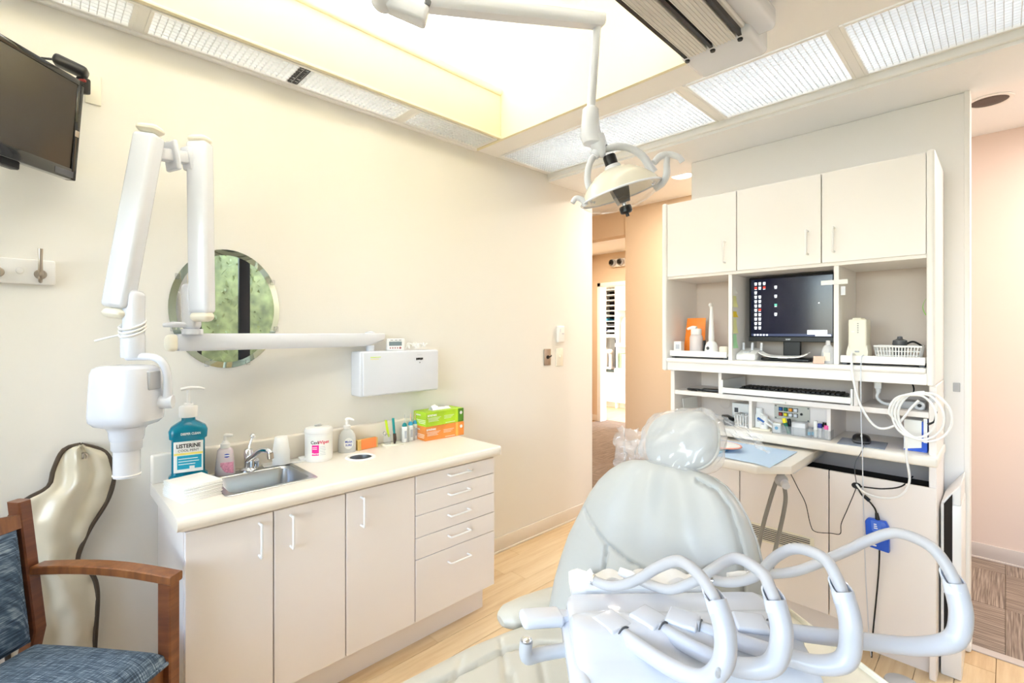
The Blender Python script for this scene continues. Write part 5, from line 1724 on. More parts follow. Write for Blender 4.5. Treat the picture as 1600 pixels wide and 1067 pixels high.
P('mask_edge', B().tube([(2.28 + .072 * math.cos(a), .93 + .087 * math.sin(a), ZP + .025) for a in [2 * PI * k / 28 for k in range(28)]], .0035, 8, 0, True), M('coral_edge', '#F0A08C', .6), mk, world=True)
# suction hoses under the board
hz_ = T('suction_hoses', 'grey suction hoses hanging under the pull-out board', 'hose', (2.26, .68, .81))
P('hose', B().tube([(2.285, .672, .812), (2.265, .692, .75), (2.245, .712, .66), (2.225, .731, .56), (2.21, .745, .46), (2.23, .77, .36), (2.3, .82, .28)], .0085, 10), 'hose', hz_, world=True)
P('hose', B().tube([(2.262, .660, .76), (2.272, .655, .70), (2.268, .660, .64), (2.256, .674, .55), (2.241, .689, .46), (2.25, .71, .36), (2.3, .78, .27)], .0085, 10), 'hose', hz_, world=True)
hdx = P('hose_holder', B().ellipsoid((2.262, .668, .768), .028, .026, .026), 'grey', hz_, world=True)
P('holder_post', B().cyl((2.272, .672, .77), (2.28, .675, .812), .012, .016, 14), 'grey', hdx)
P('holder_knob', B().cyl((2.25, .655, .765), (2.225, .64, .758), .017, .015, 18), 'lgrey', hdx)
# towel bin at the right of the desk
bn = T('waste_bin', 'slim white bin with dark slot beside the desk cabinet', 'bin', (2.72, .16, 0))
P('body', B().box(2.64, 2.905, .122, .186, .0, .70, .006, 2), 'white', bn, world=True)
P('slot', B().prism([(2.6395, .176, .10), (2.6395, .176, .70), (2.6395, .150, .745), (2.6395, .150, .10)], (.002, 0, 0)), 'dark', bn, world=True)
P('lid', B().prism([(2.645, .124, .70), (2.645, .124, .79), (2.645, .152, .75), (2.645, .186, .70)], (.26, 0, 0), .003, 1), 'white', bn, world=True)
mkr = T('grey_tab', 'small grey tab on white partition beside the coil', 'tab', (CB, .150, 1.155))
P('tab', B().box(CB - .006, CB - .0005, .140, .164, 1.135, 1.175, .002, 1), 'grey', mkr, world=True)
# floor pedal
pe = T('foot_pedal', 'round grey foot pedal on the oak floor', 'pedal', (2.44, .285, 0))
P('disc', B().lathe([(0, 0), (.058, 0), (.060, .005), (.056, .014), (.03, .018), (0, .018)], n=36), 'grey', pe)
P('cord', B().tube([(-.055, .02, .006), (-.09, .05, .005), (-.13, .10, .005), (-.16, .2, .005)], .004, 8), 'grey', pe)

# ================================================================ supply room seen through the doorway
sf = T('supply_shelf', 'cream pigeonhole shelf unit in the far supply room', 'shelf', (7.8, 5.22, 1.4))
P('side', B().box(7.6, 8.0, 5.42, 5.44, 1.35, 2.25), 'cabw', sf, world=True)
P('side', B().box(7.6, 8.0, 5.03, 5.05, 1.35, 2.25), 'cabw', sf, world=True)
P('back', B().box(7.98, 8.0, 5.05, 5.42, 1.35, 2.25), 'dark', sf, world=True)
for k in range(9):
    P('shelf', B().box(7.6, 7.98, 5.05, 5.42, 1.40 + k * .098, 1.418 + k * .098), 'cabw', sf, world=True)
P('bottom_board', B().box(7.58, 8.0, 5.03, 5.44, 1.30, 1.365, .004, 1), 'cabw', sf, world=True)
random.seed(21)
for k in range(6):
    z = 1.418 + (k % 4) * .098
    t = T('paper_stack', 'stack of papers in the pigeonhole shelf, %s' % ('lowest hole', 'second hole from below', 'third hole from below', 'fourth hole from below', 'lowest hole, right', 'second hole, right')[k], 'papers', (7.75, 5.15 if k > 3 else 5.31, z))
    P('papers', B().box(-.13, .13, -.075, .075, 0, .02 + .01 * (k % 3), .002, 1), ('navy', 'label', 'bluep', 'label', 'greyprint', 'dgrey')[k], t)
fcab = T('supply_cabinet', 'cream base cabinet with drawers in the supply room', 'cabinet', (7.8, 5.05, 0))
P('body', B().box(7.62, 8.05, 4.5, 5.46, .10, .66), 'cabw', fcab, world=True)
P('kick', B().box(7.68, 8.05, 4.5, 5.46, 0, .10), 'tan', fcab, world=True)
P('end_post', B().box(7.60, 7.68, 5.015, 5.035, 0, .66), 'cabw', fcab, world=True)
for k, (z0, z1) in enumerate(((.62, .66), (.55, .615), (.47, .545), (.33, .465), (.11, .325))):
    q = P('drawer', B().box(7.60, 7.62, 5.04, 5.44, z0, z1, .003, 1), 'cabw', fcab, world=True)
    P('pull', B().tube([(7.60, 5.18, (z0 + z1) / 2), (7.575, 5.185, (z0 + z1) / 2), (7.575, 5.295, (z0 + z1) / 2), (7.60, 5.30, (z0 + z1) / 2)], .005, 6, 0), 'white', q)
P('door', B().box(7.60, 7.62, 4.76, 5.01, .11, .60, .003, 1), 'cabw', fcab, world=True)
P('door', B().box(7.60, 7.62, 4.52, 4.755, .11, .60, .003, 1), 'cabw', fcab, world=True)
P('counter', B().box(7.58, 8.06, 5.03, 5.47, .66, .70, .006, 2), M('dark_green_counter', '#4A5248', .4), fcab, world=True)
P('counter', B().box(7.55, 8.06, 4.48, 5.03, .62, .74, .006, 2), 'cabw', fcab, world=True)
uc = T('supply_wall_cabinet', 'cream wall cabinet right of the pigeonhole shelf', 'cabinet', (7.8, 4.8, 1.8))
P('body', B().box(7.58, 8.05, 4.5, 5.02, 1.80, 2.35, .003, 1), 'cabw', uc, world=True)
P('shelf', B().box(7.56, 8.05, 4.5, 5.02, 1.13, 1.20, .004, 1), 'cabw', uc, world=True)
P('side', B().box(7.60, 8.05, 5.005, 5.025, .74, 1.80), 'cabw', uc, world=True)
tw = T('towel_dispenser', 'white pointed dispenser box on the supply shelf', 'dispenser', (7.75, 4.86, 1.20))
P('case', B().prism([(-.1, -.10, 0), (-.1, .09, 0), (-.1, .09, .36), (-.1, .04, .46), (-.1, -.10, .50)], (.2, 0, 0), .006, 1), 'white', tw)
bxs = T('supply_box', 'green and white box on the supply counter', 'box', (7.74, 4.86, .74))
P('box', B().box(-.1, .1, -.10, .07, .0, .26, .004, 1), 'label', bxs)
P('end', B().box(-.103, .1, .07, .12, .0, .27, .004, 1), M('soft_green', '#9DBB8C', .6), bxs)
scp = T('microscope', 'white microscope-like unit on dark supply counter', 'microscope', (7.72, 5.22, .70))
P('base', B().box(-.07, .07, -.05, .05, 0, .05, .01, 2), 'white', scp)
P('column', B().tube([(0, 0, .04), (0, 0, .22), (-.02, 0, .32)], [.04, .03, .035], 12), 'white', scp)
P('head', B().ellipsoid((-.03, 0, .34), .07, .06, .05), 'white', scp)
vs_ = T('dark_screen', 'dark panel standing behind the microscope', 'screen', (7.93, 5.15, .70))
P('panel', B().box(-.01, .01, -.11, .11, .0, .56, .003, 1), 'dgrey', vs_)
oj = T('orange_jar', 'small orange jar beside the dark panel', 'jar', (7.8, 5.08, 1.06 - .36))
P('jar', B().lathe([(0, 0), (.03, 0), (.03, .38), (.03, .48), (.0, .48)]), 'orange', oj)
pc = T('pitcher', 'tall white pitcher at left end of supply counter', 'pitcher', (7.75, 5.36, .70))
P('jug', B().lathe([(0, 0), (.06, 0), (.065, .01), (.055, .35), (.06, .40), (0, .40)]), 'white', pc)
em = T('emergency_light', 'twin-head emergency light above the supply room door', 'emergency light', (6.29, 4.09, 2.42))
P('case', B().box(-.05, .0, -.12, .12, -.03, .09, .01, 2), 'white', em)
for y in (-.07, .07):
    q = P('lamp_head', B().ellipsoid((-.09, y, .03), .05, .055, .055), 'grey', em)
    P('lens', B().lathe([(0, 0), (.045, 0), (.04, .01), (0, .015)], mat=basis((0, -1, 0), (0, 0, 1), (-.13, y, .03))), 'glass', q)

# ================================================================ rail track on the soffit
tk = T('rail_track', 'white ceiling rail track with ribbed aluminium underside and end cap', 'rail track', (.2, .72, ZB))
P('housing', B().box(-1.6, 1.70, .612, .832, 2.425, ZB, .004, 1), 'frame', tk, world=True)
P('side_profile', B().box(-1.6, 1.80, .545, .618, 2.432, ZB - .001, .018, 3), 'whitec', tk, world=True)
for y0 in (.742, .642):
    pl_ = P('rail_plate', B().box(-1.6, 1.70, y0, y0 + .072, 2.404, 2.424, .002, 1), 'alu', tk, world=True)
    for k in range(6):
        P('rib', B().box(-1.6, 1.70, y0 + .006 + k * .0118, y0 + .0095 + k * .0118, 2.4015, 2.405), 'alu', pl_)
for y in (.822, .728, .630):
    P('slot', B().box(-1.6, 1.70, y - .006, y + .006, 2.406, 2.4255), 'black', tk, world=True)
ec = P('end_cap', B().box(1.69, 1.885, .598, .845, 2.402, ZB - .001, .022, 4), 'whitec', tk, world=True)
for y in (.822, .728, .634):
    P('screw', B().cyl((1.712, y, 2.403), (1.712, y, 2.397), .0095, .008, 16), 'black', ec)

# ================================================================ dental light
LF, LR, LU = Vector((.6997, .7145, 0)), Vector((.7145, -.6997, 0)), Vector((0, 0, 1))
dl = T('dental_light', 'pale grey dental light on a long arm with twin handles', 'dental light', (.5, .72, 2.40))
P('trolley', B().box(.42, .58, .66, .79, 2.372, 2.401, .008, 2), 'whitec', dl, world=True)
P('upper_arm', B().tube([(.50, .72, 2.375), (.50, .72, 2.42 - .06), (.56, .92, 2.372), (.66, 1.18, 2.385), (.715, 1.255, 2.385)], .02, 14, 6), 'whitec', dl, world=True)
kn_ = P('knuckle', B().ellipsoid((.712, 1.258, 2.360), .036, .036, .033), 'whitec', dl, world=True)
P('link', slab((.722, 1.250, 2.358), (.812, 1.183, 2.318), LU, .052, .05, .01, 3), 'whitec', kn_)
A0, A1 = Vector((.800, 1.192, 2.372)), Vector((1.376, .962, 2.464))
ax_ = (A1 - A0).normalized()
rings = []
for s_, w_, h_ in ((0, .018, .020), (.015, .026, .030), (.4, .026, .029), (.9, .024, .026), (.985, .024, .025), (1.0, .020, .020)):
    q = A0.lerp(A1, s_)
    sd = ax_.cross(LU).normalized()
    rings.append([q + sd * (w_ * a) + LU * (h_ * b_) for a, b_ in ((-1, -.6), (-.7, -1), (.7, -1), (1, -.6), (1, .6), (.7, 1), (-.7, 1), (-1, .6))])
ba = P('balance_arm', B().loft(rings), 'whitec', dl, world=True)
P('bolt', B().cyl(A0 + Vector((.012, .0, -.022)) - ax_.cross(LU) * .03, A0 + Vector((.012, .0, -.022)) + ax_.cross(LU) * .034, .009, .009, 16), 'dgrey', ba)
P('seam', slab(A0 + ax_ * .06 + ax_.cross(LU).normalized() * .0255 + LU * .012, A1 - ax_ * .05 + ax_.cross(LU).normalized() * .0235 + LU * .010, LU, .0015, .002, .0003, 1), 'lgrey', ba)
pt_, pb_ = Vector((1.361, .975, 2.448)), Vector((1.346, .991, 2.150))
P('pole', B().cyl(pt_, pb_, .0145, .0145, 24), 'whitec', dl, world=True)
hs_ = P('swivel_housing', B().loft([[Vector(c_) + LR * (math.cos(2 * PI * k / 28) * a) + LF * (math.sin(2 * PI * k / 28) * b_) for k in range(28)] for c_, a, b_ in (((1.346, .991, 2.166), .020, .02), ((1.346, .991, 2.160), .027, .025), ((1.345, .992, 2.11), .031, .03), ((1.347, .990, 2.066), .036, .034), ((1.352, .985, 2.044), .034, .032), ((1.358, .979, 2.036), .024, .022))]), 'whitec', dl, world=True)
jc = Vector((1.420, .919, 1.874))          # centre of the lamp rim


def pj(r, z, f=0.):                          # point from the rim centre: right, up, forward
    return jc + LR * r + LU * z + LF * f


P('swivel_neck', B().tube([(1.358, .979, 2.066), pj(-.068, .150), pj(-.055, .146)], [.03, .026, .021], 14), 'whitec', hs_)
yk_ = P('yoke_joint', B().cyl(pj(-.066, .158), pj(-.092, .128), .019, .017, 18), 'whitec', dl, world=True)
P('yoke_arm', B().tube([pj(-.055, .150), pj(-.01, .160), pj(.04, .150), pj(.078, .122), pj(.100, .088), pj(.112, .070)], [.012, .0125, .0125, .0135, .015, .016], 12, 6, sx=1.0, sy=1.0), 'lgrey', dl, world=True)
P('yoke_arm', B().tube([pj(-.085, .135), pj(-.105, .105), pj(-.114, .06), pj(-.108, .02), pj(-.092, -.004)], [.011, .011, .0115, .012, .010], 12, 6), 'lgrey', dl, world=True)
# oval reflector dish: axis points down and slightly right
axd = (-LU * .95 + LR * .30).normalized()
mj = (LR * .95 + LU * .30).normalized()
dm = Matrix((mj, LF, axd)).transposed().to_4x4()
dm.translation = jc
RXd, RYd = .140, .105
shell = []
for r, z in ((.22, -.088), (.34, -.084), (.55, -.070), (.75, -.048), (.92, -.020), (1.0, 0.0), (.985, .001), (.90, -.017), (.73, -.043), (.53, -.064), (.33, -.077), (.22, -.080)):
    shell.append([dm @ Vector((RXd * r * math.cos(2 * PI * k / 48), RYd * r * math.sin(2 * PI * k / 48), z)) for k in range(48)])
hd = P('reflector', B().loft(shell, cap=False, closed=True), film('pearl_reflector', '#FBF6E8', .62, .1), dl, world=True)
P('rim', B().tube([dm @ Vector((RXd * math.cos(2 * PI * k / 48), RYd * math.sin(2 * PI * k / 48), 0)) for k in range(48)], .0035, 8, 0, True), 'whitec', hd)
dome = []
for r, z in ((1.0, .002), (.95, .014), (.82, .030), (.6, .044), (.35, .052), (.15, .054)):
    dome.append([dm @ Vector((RXd * r * math.cos(2 * PI * k / 48), RYd * r * math.sin(2 * PI * k / 48), z)) for k in range(48)])
P('clear_shield', B().loft(dome, cap=False), film('clear_shield', '#F4F6F6', .05, .04), dl, world=True)
P('lamp_cap', B().lathe([(0, -.135), (.020, -.135), (.022, -.130), (.022, -.098), (.0, -.098)], mat=dm), 'black', dl, world=True)
P('cap_ring', B().lathe([(0, -.099), (.026, -.099), (.028, -.092), (.030, -.084), (0, -.084)], mat=dm), 'lgrey', dl, world=True)
lm_ = B().loft([[dm @ Vector((a * w_, b_ * .018, z)) for a, b_ in ((-1, -1), (1, -1), (1, 1), (-1, 1))] for z, w_ in ((-.045, .024), (-.02, .030), (.012, .024), (.036, .018))])
P('lamp_holder', lm_, 'gloss', dl, world=True)
P('focus_knob', B().lathe([(0, .046), (.019, .046), (.021, .050), (.021, .066), (.017, .070), (.006, .072), (.006, .082), (0, .083)], mat=dm), 'black', dl, world=True)
P('knob_stem', B().lathe([(0, .030), (.008, .030), (.008, .05), (0, .05)], mat=dm), 'steel', dl, world=True)
for sg in (-1, 1):
    P('spring_clip', B().tube([dm @ Vector((sg * .105, -.02, -.012)), dm @ Vector((sg * .112, -.03, .004)), dm @ Vector((sg * .10, -.035, .010))], .004, 8), 'chrome', dl, world=True)
P('handle', B().tube([pj(.112, .010, -.01), pj(.135, .028, -.02), pj(.150, .058, -.02), pj(.150, .095, -.02), pj(.152, .115, -.02)], [.010, .012, .012, .0105, .010], 12), 'lgrey', dl, world=True)
P('handle', B().tube([pj(.108, .098, -.02), pj(.130, .120, -.02), pj(.160, .125, -.02), pj(.188, .112, -.03), pj(.200, .096, -.03)], [.011, .012, .011, .010, .0095], 12), 'lgrey', dl, world=True)
P('handle', B().tube([pj(-.122, -.048, -.02), pj(-.135, -.028, -.02), pj(-.155, -.022, -.02), pj(-.168, -.038, -.02)], [.010, .010, .009, .008], 12), 'lgrey', dl, world=True)

# ================================================================ dental chair
def seg_dist(p, a, b_):
    ab = (b_[0] - a[0], b_[1] - a[1])
    t = max(0, min(1, ((p[0] - a[0]) * ab[0] + (p[1] - a[1]) * ab[1]) / (ab[0] ** 2 + ab[1] ** 2 + 1e-12)))
    return math.hypot(p[0] - a[0] - t * ab[0], p[1] - a[1] - t * ab[1])


def groove(p, lines, w_, d_):
    m_ = min(seg_dist(p, l[i], l[i + 1]) for l in lines for i in range(len(l) - 1))
    return -d_ * math.exp(-(m_ / w_) ** 2)


def interp(tab, x):
    if x <= tab[0][0]:
        return tab[0][1]
    for (a, va), (b_, vb) in zip(tab, tab[1:]):
        if x <= b_:
            t = (x - a) / (b_ - a)
            return va + (vb - va) * t
    return tab[-1][1]


MAT['vinyl'] = M('pale_grey_vinyl', '#B0B0AB', .36, bump=(16, .6), coat=.08)
MAT['vinyl2'] = M('ivory_vinyl', '#C4C0B3', .38, bump=(16, .5), coat=.08)
YC = .693
dc = T('dental_chair', 'pale grey vinyl dental chair facing the foot end', 'dental chair', (.62, YC, 0))
P('base_plate', B().box(.15, 1.15, YC - .22, YC + .22, 0, .05, .03, 3), 'white', dc, world=True)
P('pedestal', B().box(.40, .86, YC - .14, YC + .14, .045, .40, .05, 4), 'white', dc, world=True)
P('seat_pan', B().box(-.40, 1.12, YC - .24, YC + .24, .38, .445, .03, 3), 'white', dc, world=True)
hwS = [(-.60, .20), (-.45, .25), (-.1, .29), (.2, .34), (.45, .385), (.65, .400), (.85, .385), (1.0, .355), (1.12, .325), (1.22, .30)]
seam1 = [[(.0, 1.0), (.3, 1.035), (.60, 1.045), (.76, 1.017), (.907, 1.000), (1.0, .955), (1.057, .897), (1.13, .84)]]
seam1 = [[(x, y - .045) for x, y in l] for l in seam1]
seam1 += [[(x, 2 * YC - y) for x, y in l] for l in seam1]
crease = [[(.80, 1.01), (.70, .93), (.66, .85)], [(.92, .99), (.88, .93), (.79, .82)], [(.97, .90), (.93, .84), (.84, .74)], [(1.03, .86), (1.0, .80), (.93, .70)], [(.86, .88), (.80, .80)]]


def seat_pt(u, v, top=True):
    x = -.60 + 1.82 * v
    t = 2 * u - 1
    hw = interp(hwS, x)
    e2 = abs(2 * v - 1)
    hw *= (1 - e2 ** 14) ** .5 * .999 + .001
    y = YC + t * hw
    rnd = (1 - min(1, abs(t)) ** 8) ** .5
    rv = (1 - e2 ** 20) ** .5
    if top:
        z = .445 + .095 * rnd * rv
        z += .012 * math.exp(-((abs(t) - .86) / .1) ** 2) * rv - .012 * (1 - t * t) ** 2
        z += groove((x, y), seam1, .006, .016) + groove((x, y), crease, .005, .008)
        return Vector((x, y, z))
    return Vector((x, y, .445 - .02 * rnd * rv))


sb_ = B().grid(lambda u, v: seat_pt(u, v), 110, 200)
sb_.grid(lambda u, v: seat_pt(u, v, False), 40, 60)
P('seat', sb_, 'vinyl2', dc, world=True, ang=80)
# backrest
EX, EZ = .405, .914
hwB = [(-.06, .285), (0, .305), (.08, .312), (.15, .308), (.22, .300), (.30, .278), (.36, .257), (.41, .230), (.45, .199), (.48, .165), (.498, .125), (.508, .06)]
seamB = [[(.935, .31), (.89, .275), (.822, .236), (.806, .10), (.80, -.02)], [(.822, .236), (.75, .215), (.671, .205), (.60, .215), (.555, .24), (.48, .30), (.455, .32)],
         [(.555, .24), (.565, .10), (.57, -.02)], [(.60, .476), (.545, .462), (.505, .425), (.475, .37), (.455, .32), (.44, .22), (.435, .1)]]


def back_pt(u, v, front=True):
    s_ = -.06 + .568 * v
    t = 2 * u - 1
    hw = interp(hwB, s_)
    y = YC + t * hw + .012 * max(0, s_ - .3) * 3
    rt = (1 - abs(t) ** 5) ** .5
    w_ = max(0, (s_ - .30) / .21)
    rv = (1 - min(1, w_) ** 4) ** .5
    r_ = rt * rv
    if front:
        o = -.055 + .055 * r_ + .010 * (t * t) * r_
        o += groove((y, s_), seamB, .005, .012)
        o += .006 * math.sin(t * 13 + 1.3 * math.sin(s_ * 9)) * math.exp(-((s_ - .38) / .12) ** 2) * r_ * math.exp(-t * t * 2) + .006 * noise.noise(Vector((y * 12, s_ * 6, 0))) * r_
    else:
        o = -.055 - .05 * r_
    return Vector((1.10 + EX * s_ - EZ * o, y, .56 + EZ * s_ + EX * o))


bb = B().grid(lambda u, v: back_pt(u, v), 120, 110)
bb.grid(lambda u, v: back_pt(u, v, False), 40, 40)
br = P('backrest', bb, 'vinyl', dc, world=True, ang=80)
P('edge_piping', B().tube([back_pt(0, k / 40) for k in range(8, 41)] + [back_pt(1, k / 40) for k in range(40, 7, -1)], .004, 6, 0), 'vinyl', br)
P('armrest', B().tube([(1.005, 1.076, .520), (1.035, 1.068, .524), (1.10, 1.045, .530), (1.20, 1.02, .530), (1.25, 1.0, .524), (1.27, .992, .52)], [.022, .05, .057, .056, .052, .024], 20, 6, up=(0, 0, 1), sy=.62), 'vinyl2', dc, world=True)
P('arm_bracket', B().tube([(1.12, 1.03, .50), (1.13, .95, .43), (1.05, .88, .40)], .018, 10), 'white', dc, world=True)
# headrest
HC = Vector((1.408, .695, 1.066))
hm = Matrix.Rotation(math.radians(-12), 4, 'X') @ Matrix.Rotation(math.radians(30), 4, 'Y')
hr_ = P('headrest', B().ellipsoid(HC, .052, .116, .093, hm, 32, 20, 2.6), 'vinyl', dc, world=True)
P('headrest_welt', B().tube([HC + (hm.to_3x3() @ Vector((.0, .117 * c_ * q, .094 * s_ * q))) for c_, s_, q in [(math.cos(a), math.sin(a), (abs(math.cos(a)) ** 2.6 + abs(math.sin(a)) ** 2.6) ** (-1 / 2.6)) for a in [2 * PI * k / 48 for k in range(48)]]], .0035, 6, 0, True), 'vinyl2', hr_)
P('headrest_bar', B().box(-.012, .012, -.035, .035, -.14, .06, .004, 1, mat=Matrix.Translation((1.365, .695, 1.0)) @ Matrix.Rotation(math.radians(22), 4, 'Y')), 'steel', dc, world=True)
# plastic headrest cover
pcv = T('headrest_cover', 'clear crinkled plastic bag over the headrest', 'plastic cover', (1.408, .695, .96))


def crink(q, p):
    n_ = noise.noise(Vector((q.x * 30, q.y * 22 + q.z * 18, q.z * 26))) * .010 + abs(noise.noise(Vector((q.y * 50 + q.z * 30, q.z * 20, 4)))) * .008
    return p * n_


P('bag', B().ellipsoid(HC + Vector((0, 0, -.004)), .064, .130, .105, hm, 96, 64, 2.5, crink), 'film', pcv, world=True, ang=180)


def flap(o, a, b_, seed):
    o, a, b_ = Vector(o), Vector(a), Vector(b_)
    return B().grid(lambda u, v: o + a * u + b_ * v + Vector((.022 * noise.noise(Vector((u * 4, v * 5, seed))), .018 * noise.noise(Vector((u * 5, v * 4, seed + 9))), .012 * noise.noise(Vector((u * 6, v * 6, seed + 3))))), 24, 24)


P('bag_flap', flap(HC + Vector((-.03, .11, .02)), (-.03, .085, .01), (-.005, .005, -.13), 1), 'film', pcv, world=True, ang=180)
P('bag_flap', flap(HC + Vector((-.04, .10, .00)), (-.02, .07, -.02), (.03, .01, -.11), 5), 'film', pcv, world=True, ang=180)
P('bag_flap', flap(HC + Vector((.03, -.06, .105)), (.02, -.15, -.06), (.0, -.02, -.05), 11), 'film', pcv, world=True, ang=180)
P('bag_skirt', flap(HC + Vector((-.055, .09, -.075)), (.0, -.20, .0), (-.01, .0, -.06), 17), 'film', pcv, world=True, ang=180)
pw = T('paper_towel', 'crumpled white paper towel at the foot of backrest', 'paper towel', (1.13, .82, .62))
P('towel', B().grid(lambda u, v: Vector((1.075 + .045 * v + .02 * noise.noise(Vector((u * 4, v * 4, 2))), .86 - .12 * u + .02 * v, .62 + .11 * v * (1 - abs(u - .45) * 1.1) + .02 * noise.noise(Vector((u * 5, v * 5, 7))))), 18, 18, .001), 'napkin', pw, world=True)

# ================================================================ delivery unit over the chair
def FR(d, r, z):
    return LF * d + LR * r + LU * z


MAT['coolw'] = M('cool_white_gloss', '#D3D7E0', .22, coat=.35)
MAT['tubeg'] = M('pale_grey_tubing', '#C2C5CD', .35, coat=.15)
MAT['hosew'] = M('grey_silicone_hose', '#B9B8BA', .4)
du = T('delivery_unit', 'white dental delivery unit with four curved hose arms', 'delivery unit', (.95, .45, .70))
prof = [(1.055, .735), (1.075, .760), (1.078, .805), (1.066, .822), (1.03, .824), (.998, .822), (.985, .828), (.96, .834), (.925, .834), (.905, .828), (.892, .812), (.872, .804), (.850, .796), (.832, .782), (.824, .762), (.830, .742), (.86, .733), (.98, .730)]
rings = []
cd_, cz_ = .95, .78
for r, sc2, ds in ((.118, .80, 0), (.122, .92, 0), (.132, .985, 0), (.15, 1, 0), (.33, 1, .004), (.50, 1, .01), (.535, .985, .012), (.550, .92, .012), (.555, .8, .012)):
    rings.append([FR(cd_ + (d - cd_) * sc2 + ds, r, cz_ + (z - cz_) * sc2) for d, z in prof])
bdy = P('body', B().loft(rings), 'coolw', du, world=True)
P('trim_line', B().tube([FR(.829, .14, .757), FR(.829, .3, .757), FR(.838, .5, .757)], .0016, 6, 0), 'grey', bdy)
P('side_wing', slab(FR(.93, .105, .765), FR(.93, .14, .768), LU, .06, .20, .012, 3), 'coolw', bdy)
# tray below
ty = P('instrument_tray', B().prism([(1.335, .40, .700), (1.15, .125, .700), (.86, .32, .700), (1.04, .61, .700)], (0, 0, .012), .004, 1), 'ivory', du, world=True)
for a, b_ in (((1.335, .40), (1.15, .125)), ((1.15, .125), (.86, .32)), ((.86, .32), (1.04, .61)), ((1.04, .61), (1.335, .40))):
    P('tray_rim', slab((a[0], a[1], .712), (b_[0], b_[1], .712), LU, .022, .008, .003, 1), 'ivory', ty)
P('support_arm', B().tube([(1.0, .42, .74), (.98, .45, .62), (.92, .52, .46), (.80, .60, .36)], .03, 14), 'white', du, world=True)
# holder bar behind, with rests
hb_ = P('holder_bar', B().loft([[FR(d, r, z) for d, z in ((1.09, .800), (1.15, .805), (1.155, .828 + w_), (1.135, .838 + w_), (1.10, .835 + w_), (1.088, .822))] for r, w_ in [(.135 + .30 * k / 36, .007 * math.sin(k / 36 * 4 * 2 * PI)) for k in range(37)]]), 'white', du, world=True)
arms = [
    # rigid tube, then flexible hose (room coordinates)
    ([(.800, .522, .822), (.789, .470, .820), (.778, .395, .822), (.777, .345, .832), (.786, .318, .868), (.799, .320, .912), (.812, .340, .950)],
     [(.806, .330, .932), (.816, .350, .958), (.830, .380, .975), (.851, .426, .974), (.868, .478, .938), (.880, .524, .896), (.884, .572, .862), (.887, .615, .846), (.880, .655, .850)]),
    ([(.862, .475, .825), (.856, .42, .822), (.855, .36, .822), (.858, .312, .828), (.870, .270, .850), (.879, .259, .901), (.893, .274, .945)],
     [(.888, .266, .928), (.902, .284, .957), (.919, .304, .972), (.948, .359, .970), (.965, .410, .925), (.974, .446, .888), (.972, .50, .848), (.970, .545, .840), (.958, .590, .848)]),
    ([(.910, .425, .827), (.93, .35, .824), (.955, .27, .820), (.972, .222, .822), (.989, .190, .842), (.995, .186, .899), (1.007, .200, .945)],
     [(1.003, .194, .925), (1.015, .210, .962), (1.028, .234, .986), (1.054, .284, .979), (1.070, .325, .945), (1.082, .37, .885), (1.085, .42, .852), (1.07, .47, .846)]),
    ([(1.000, .330, .827), (1.06, .245, .824), (1.12, .160, .822), (1.152, .108, .826), (1.178, .065, .846), (1.189, .056, .892), (1.200, .066, .940)],
     [(1.196, .060, .925), (1.207, .075, .962), (1.218, .103, .992), (1.242, .155, .993), (1.240, .20, .965), (1.228, .240, .932), (1.205, .320, .872), (1.18, .38, .850), (1.14, .42, .846)]),
]
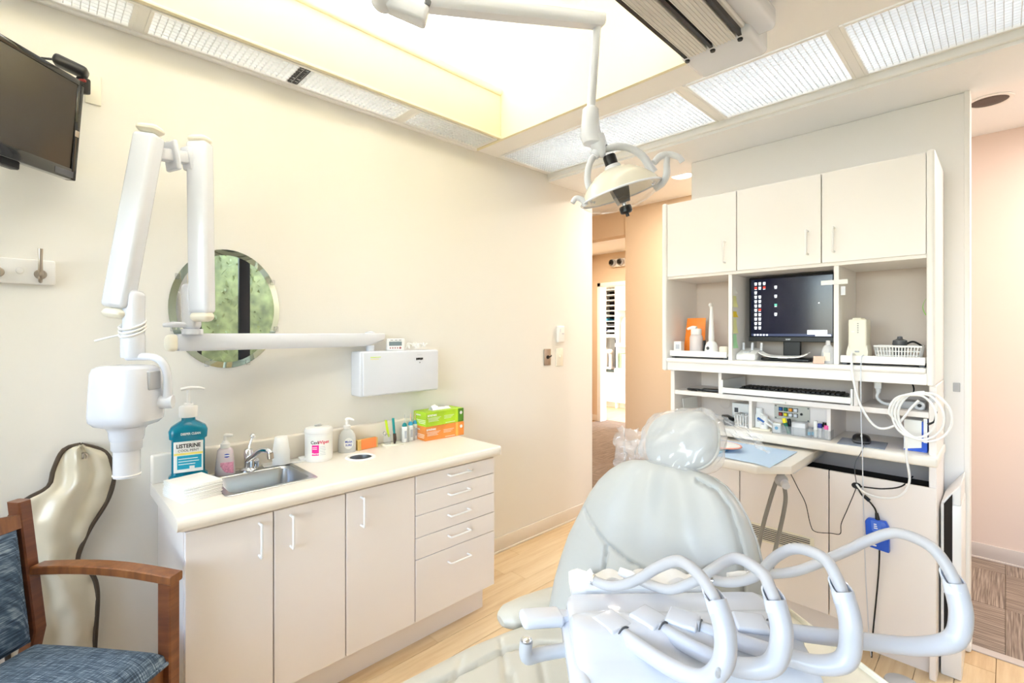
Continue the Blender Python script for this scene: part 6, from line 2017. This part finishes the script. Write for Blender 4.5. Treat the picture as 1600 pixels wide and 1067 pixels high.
for i, (tb, hs2) in enumerate(arms):
    q = P('hose_arm', B().tube(tb, [.0140, .0148, .0150, .0160, .0175, .0175, .0176], 18, 8, cap=True), 'tubeg', du, world=True)
    e_, e0_ = Vector(tb[-1]), Vector(tb[-2])
    T_ = (e_ - e0_).normalized()
    # open, cut-away mouth of the rigid tube
    sd = T_.cross(LU).normalized()
    bk2 = sd.cross(T_).normalized()
    mouth = []
    for rad in (.0178, .0152):
        mouth.append([e_ + sd * (math.cos(2 * PI * k / 28) * rad) + bk2 * (math.sin(2 * PI * k / 28) * rad) + T_ * (.006 - .020 * math.sin(2 * PI * k / 28)) for k in range(28)])
    lo = [e_ - T_ * .018 + sd * (math.cos(2 * PI * k / 28) * .0175) + bk2 * (math.sin(2 * PI * k / 28) * .0175) for k in range(28)]
    li = [e_ - T_ * .018 + sd * (math.cos(2 * PI * k / 28) * .0145) + bk2 * (math.sin(2 * PI * k / 28) * .0145) for k in range(28)]
    P('mouth', B().loft([lo, mouth[0], mouth[1], li], cap=False), 'coolw', q)
    P('hose', B().tube(hs2, .0105, 14, 8), 'hosew', du, world=True)
    b0 = Vector(tb[0])
    dirb = (Vector(tb[1]) - b0).normalized()
    bt_ = P('guide_boot', slab(b0 - dirb * .050 + LU * .007, b0 + dirb * .010 + LU * .008, LR, .054, .012, .005, 3), 'coolw', du, world=True)
    P('boot_gap', B().cyl(b0 + dirb * .0125, b0 + dirb * .0145, .0178, .0178, 24), 'dgrey', bt_)
    hp = hs2[-1]
    hpv = Vector(hp)
    dv = (hpv - Vector(hs2[-2])).normalized()
    g_ = P('handpiece', B().tube([hpv - dv * .012, hpv + dv * .004, hpv + dv * .03], [.0105, .0115, .009], 14, 4), 'white', du, world=True)
    P('coupling', B().cyl(hpv - dv * .016, hpv - dv * .011, .0112, .0112, 18), 'chrome', g_)
P('marker_dot', B().lathe([(0, 0), (.006, 0), (.005, .001), (0, .0012)], mat=basis(LR, LU, Vector((.776, .327, .862)) - LF * .0135), sy=1.5), 'grey', du, world=True)
# left-hand controls
lv = P('brake_lever', slab(FR(1.00, .018, .806), FR(1.02, .105, .800), LU, .024, .05, .010, 3), 'lgrey', du, world=True)
P('lever_mount', slab(FR(1.02, .095, .796), FR(1.03, .145, .790), LU, .026, .03, .005, 2), 'coolw', lv)
gh = P('grab_handle', B().tube([FR(.93, .028, .806), FR(.93, .026, .785), FR(.932, .032, .772), FR(.945, .06, .771), FR(.96, .145, .775)], .0125, 16, 6), 'grey', du, world=True)
P('handle_end', B().ellipsoid(FR(.93, .028, .808), .0105, .0105, .005), 'chrome', gh)
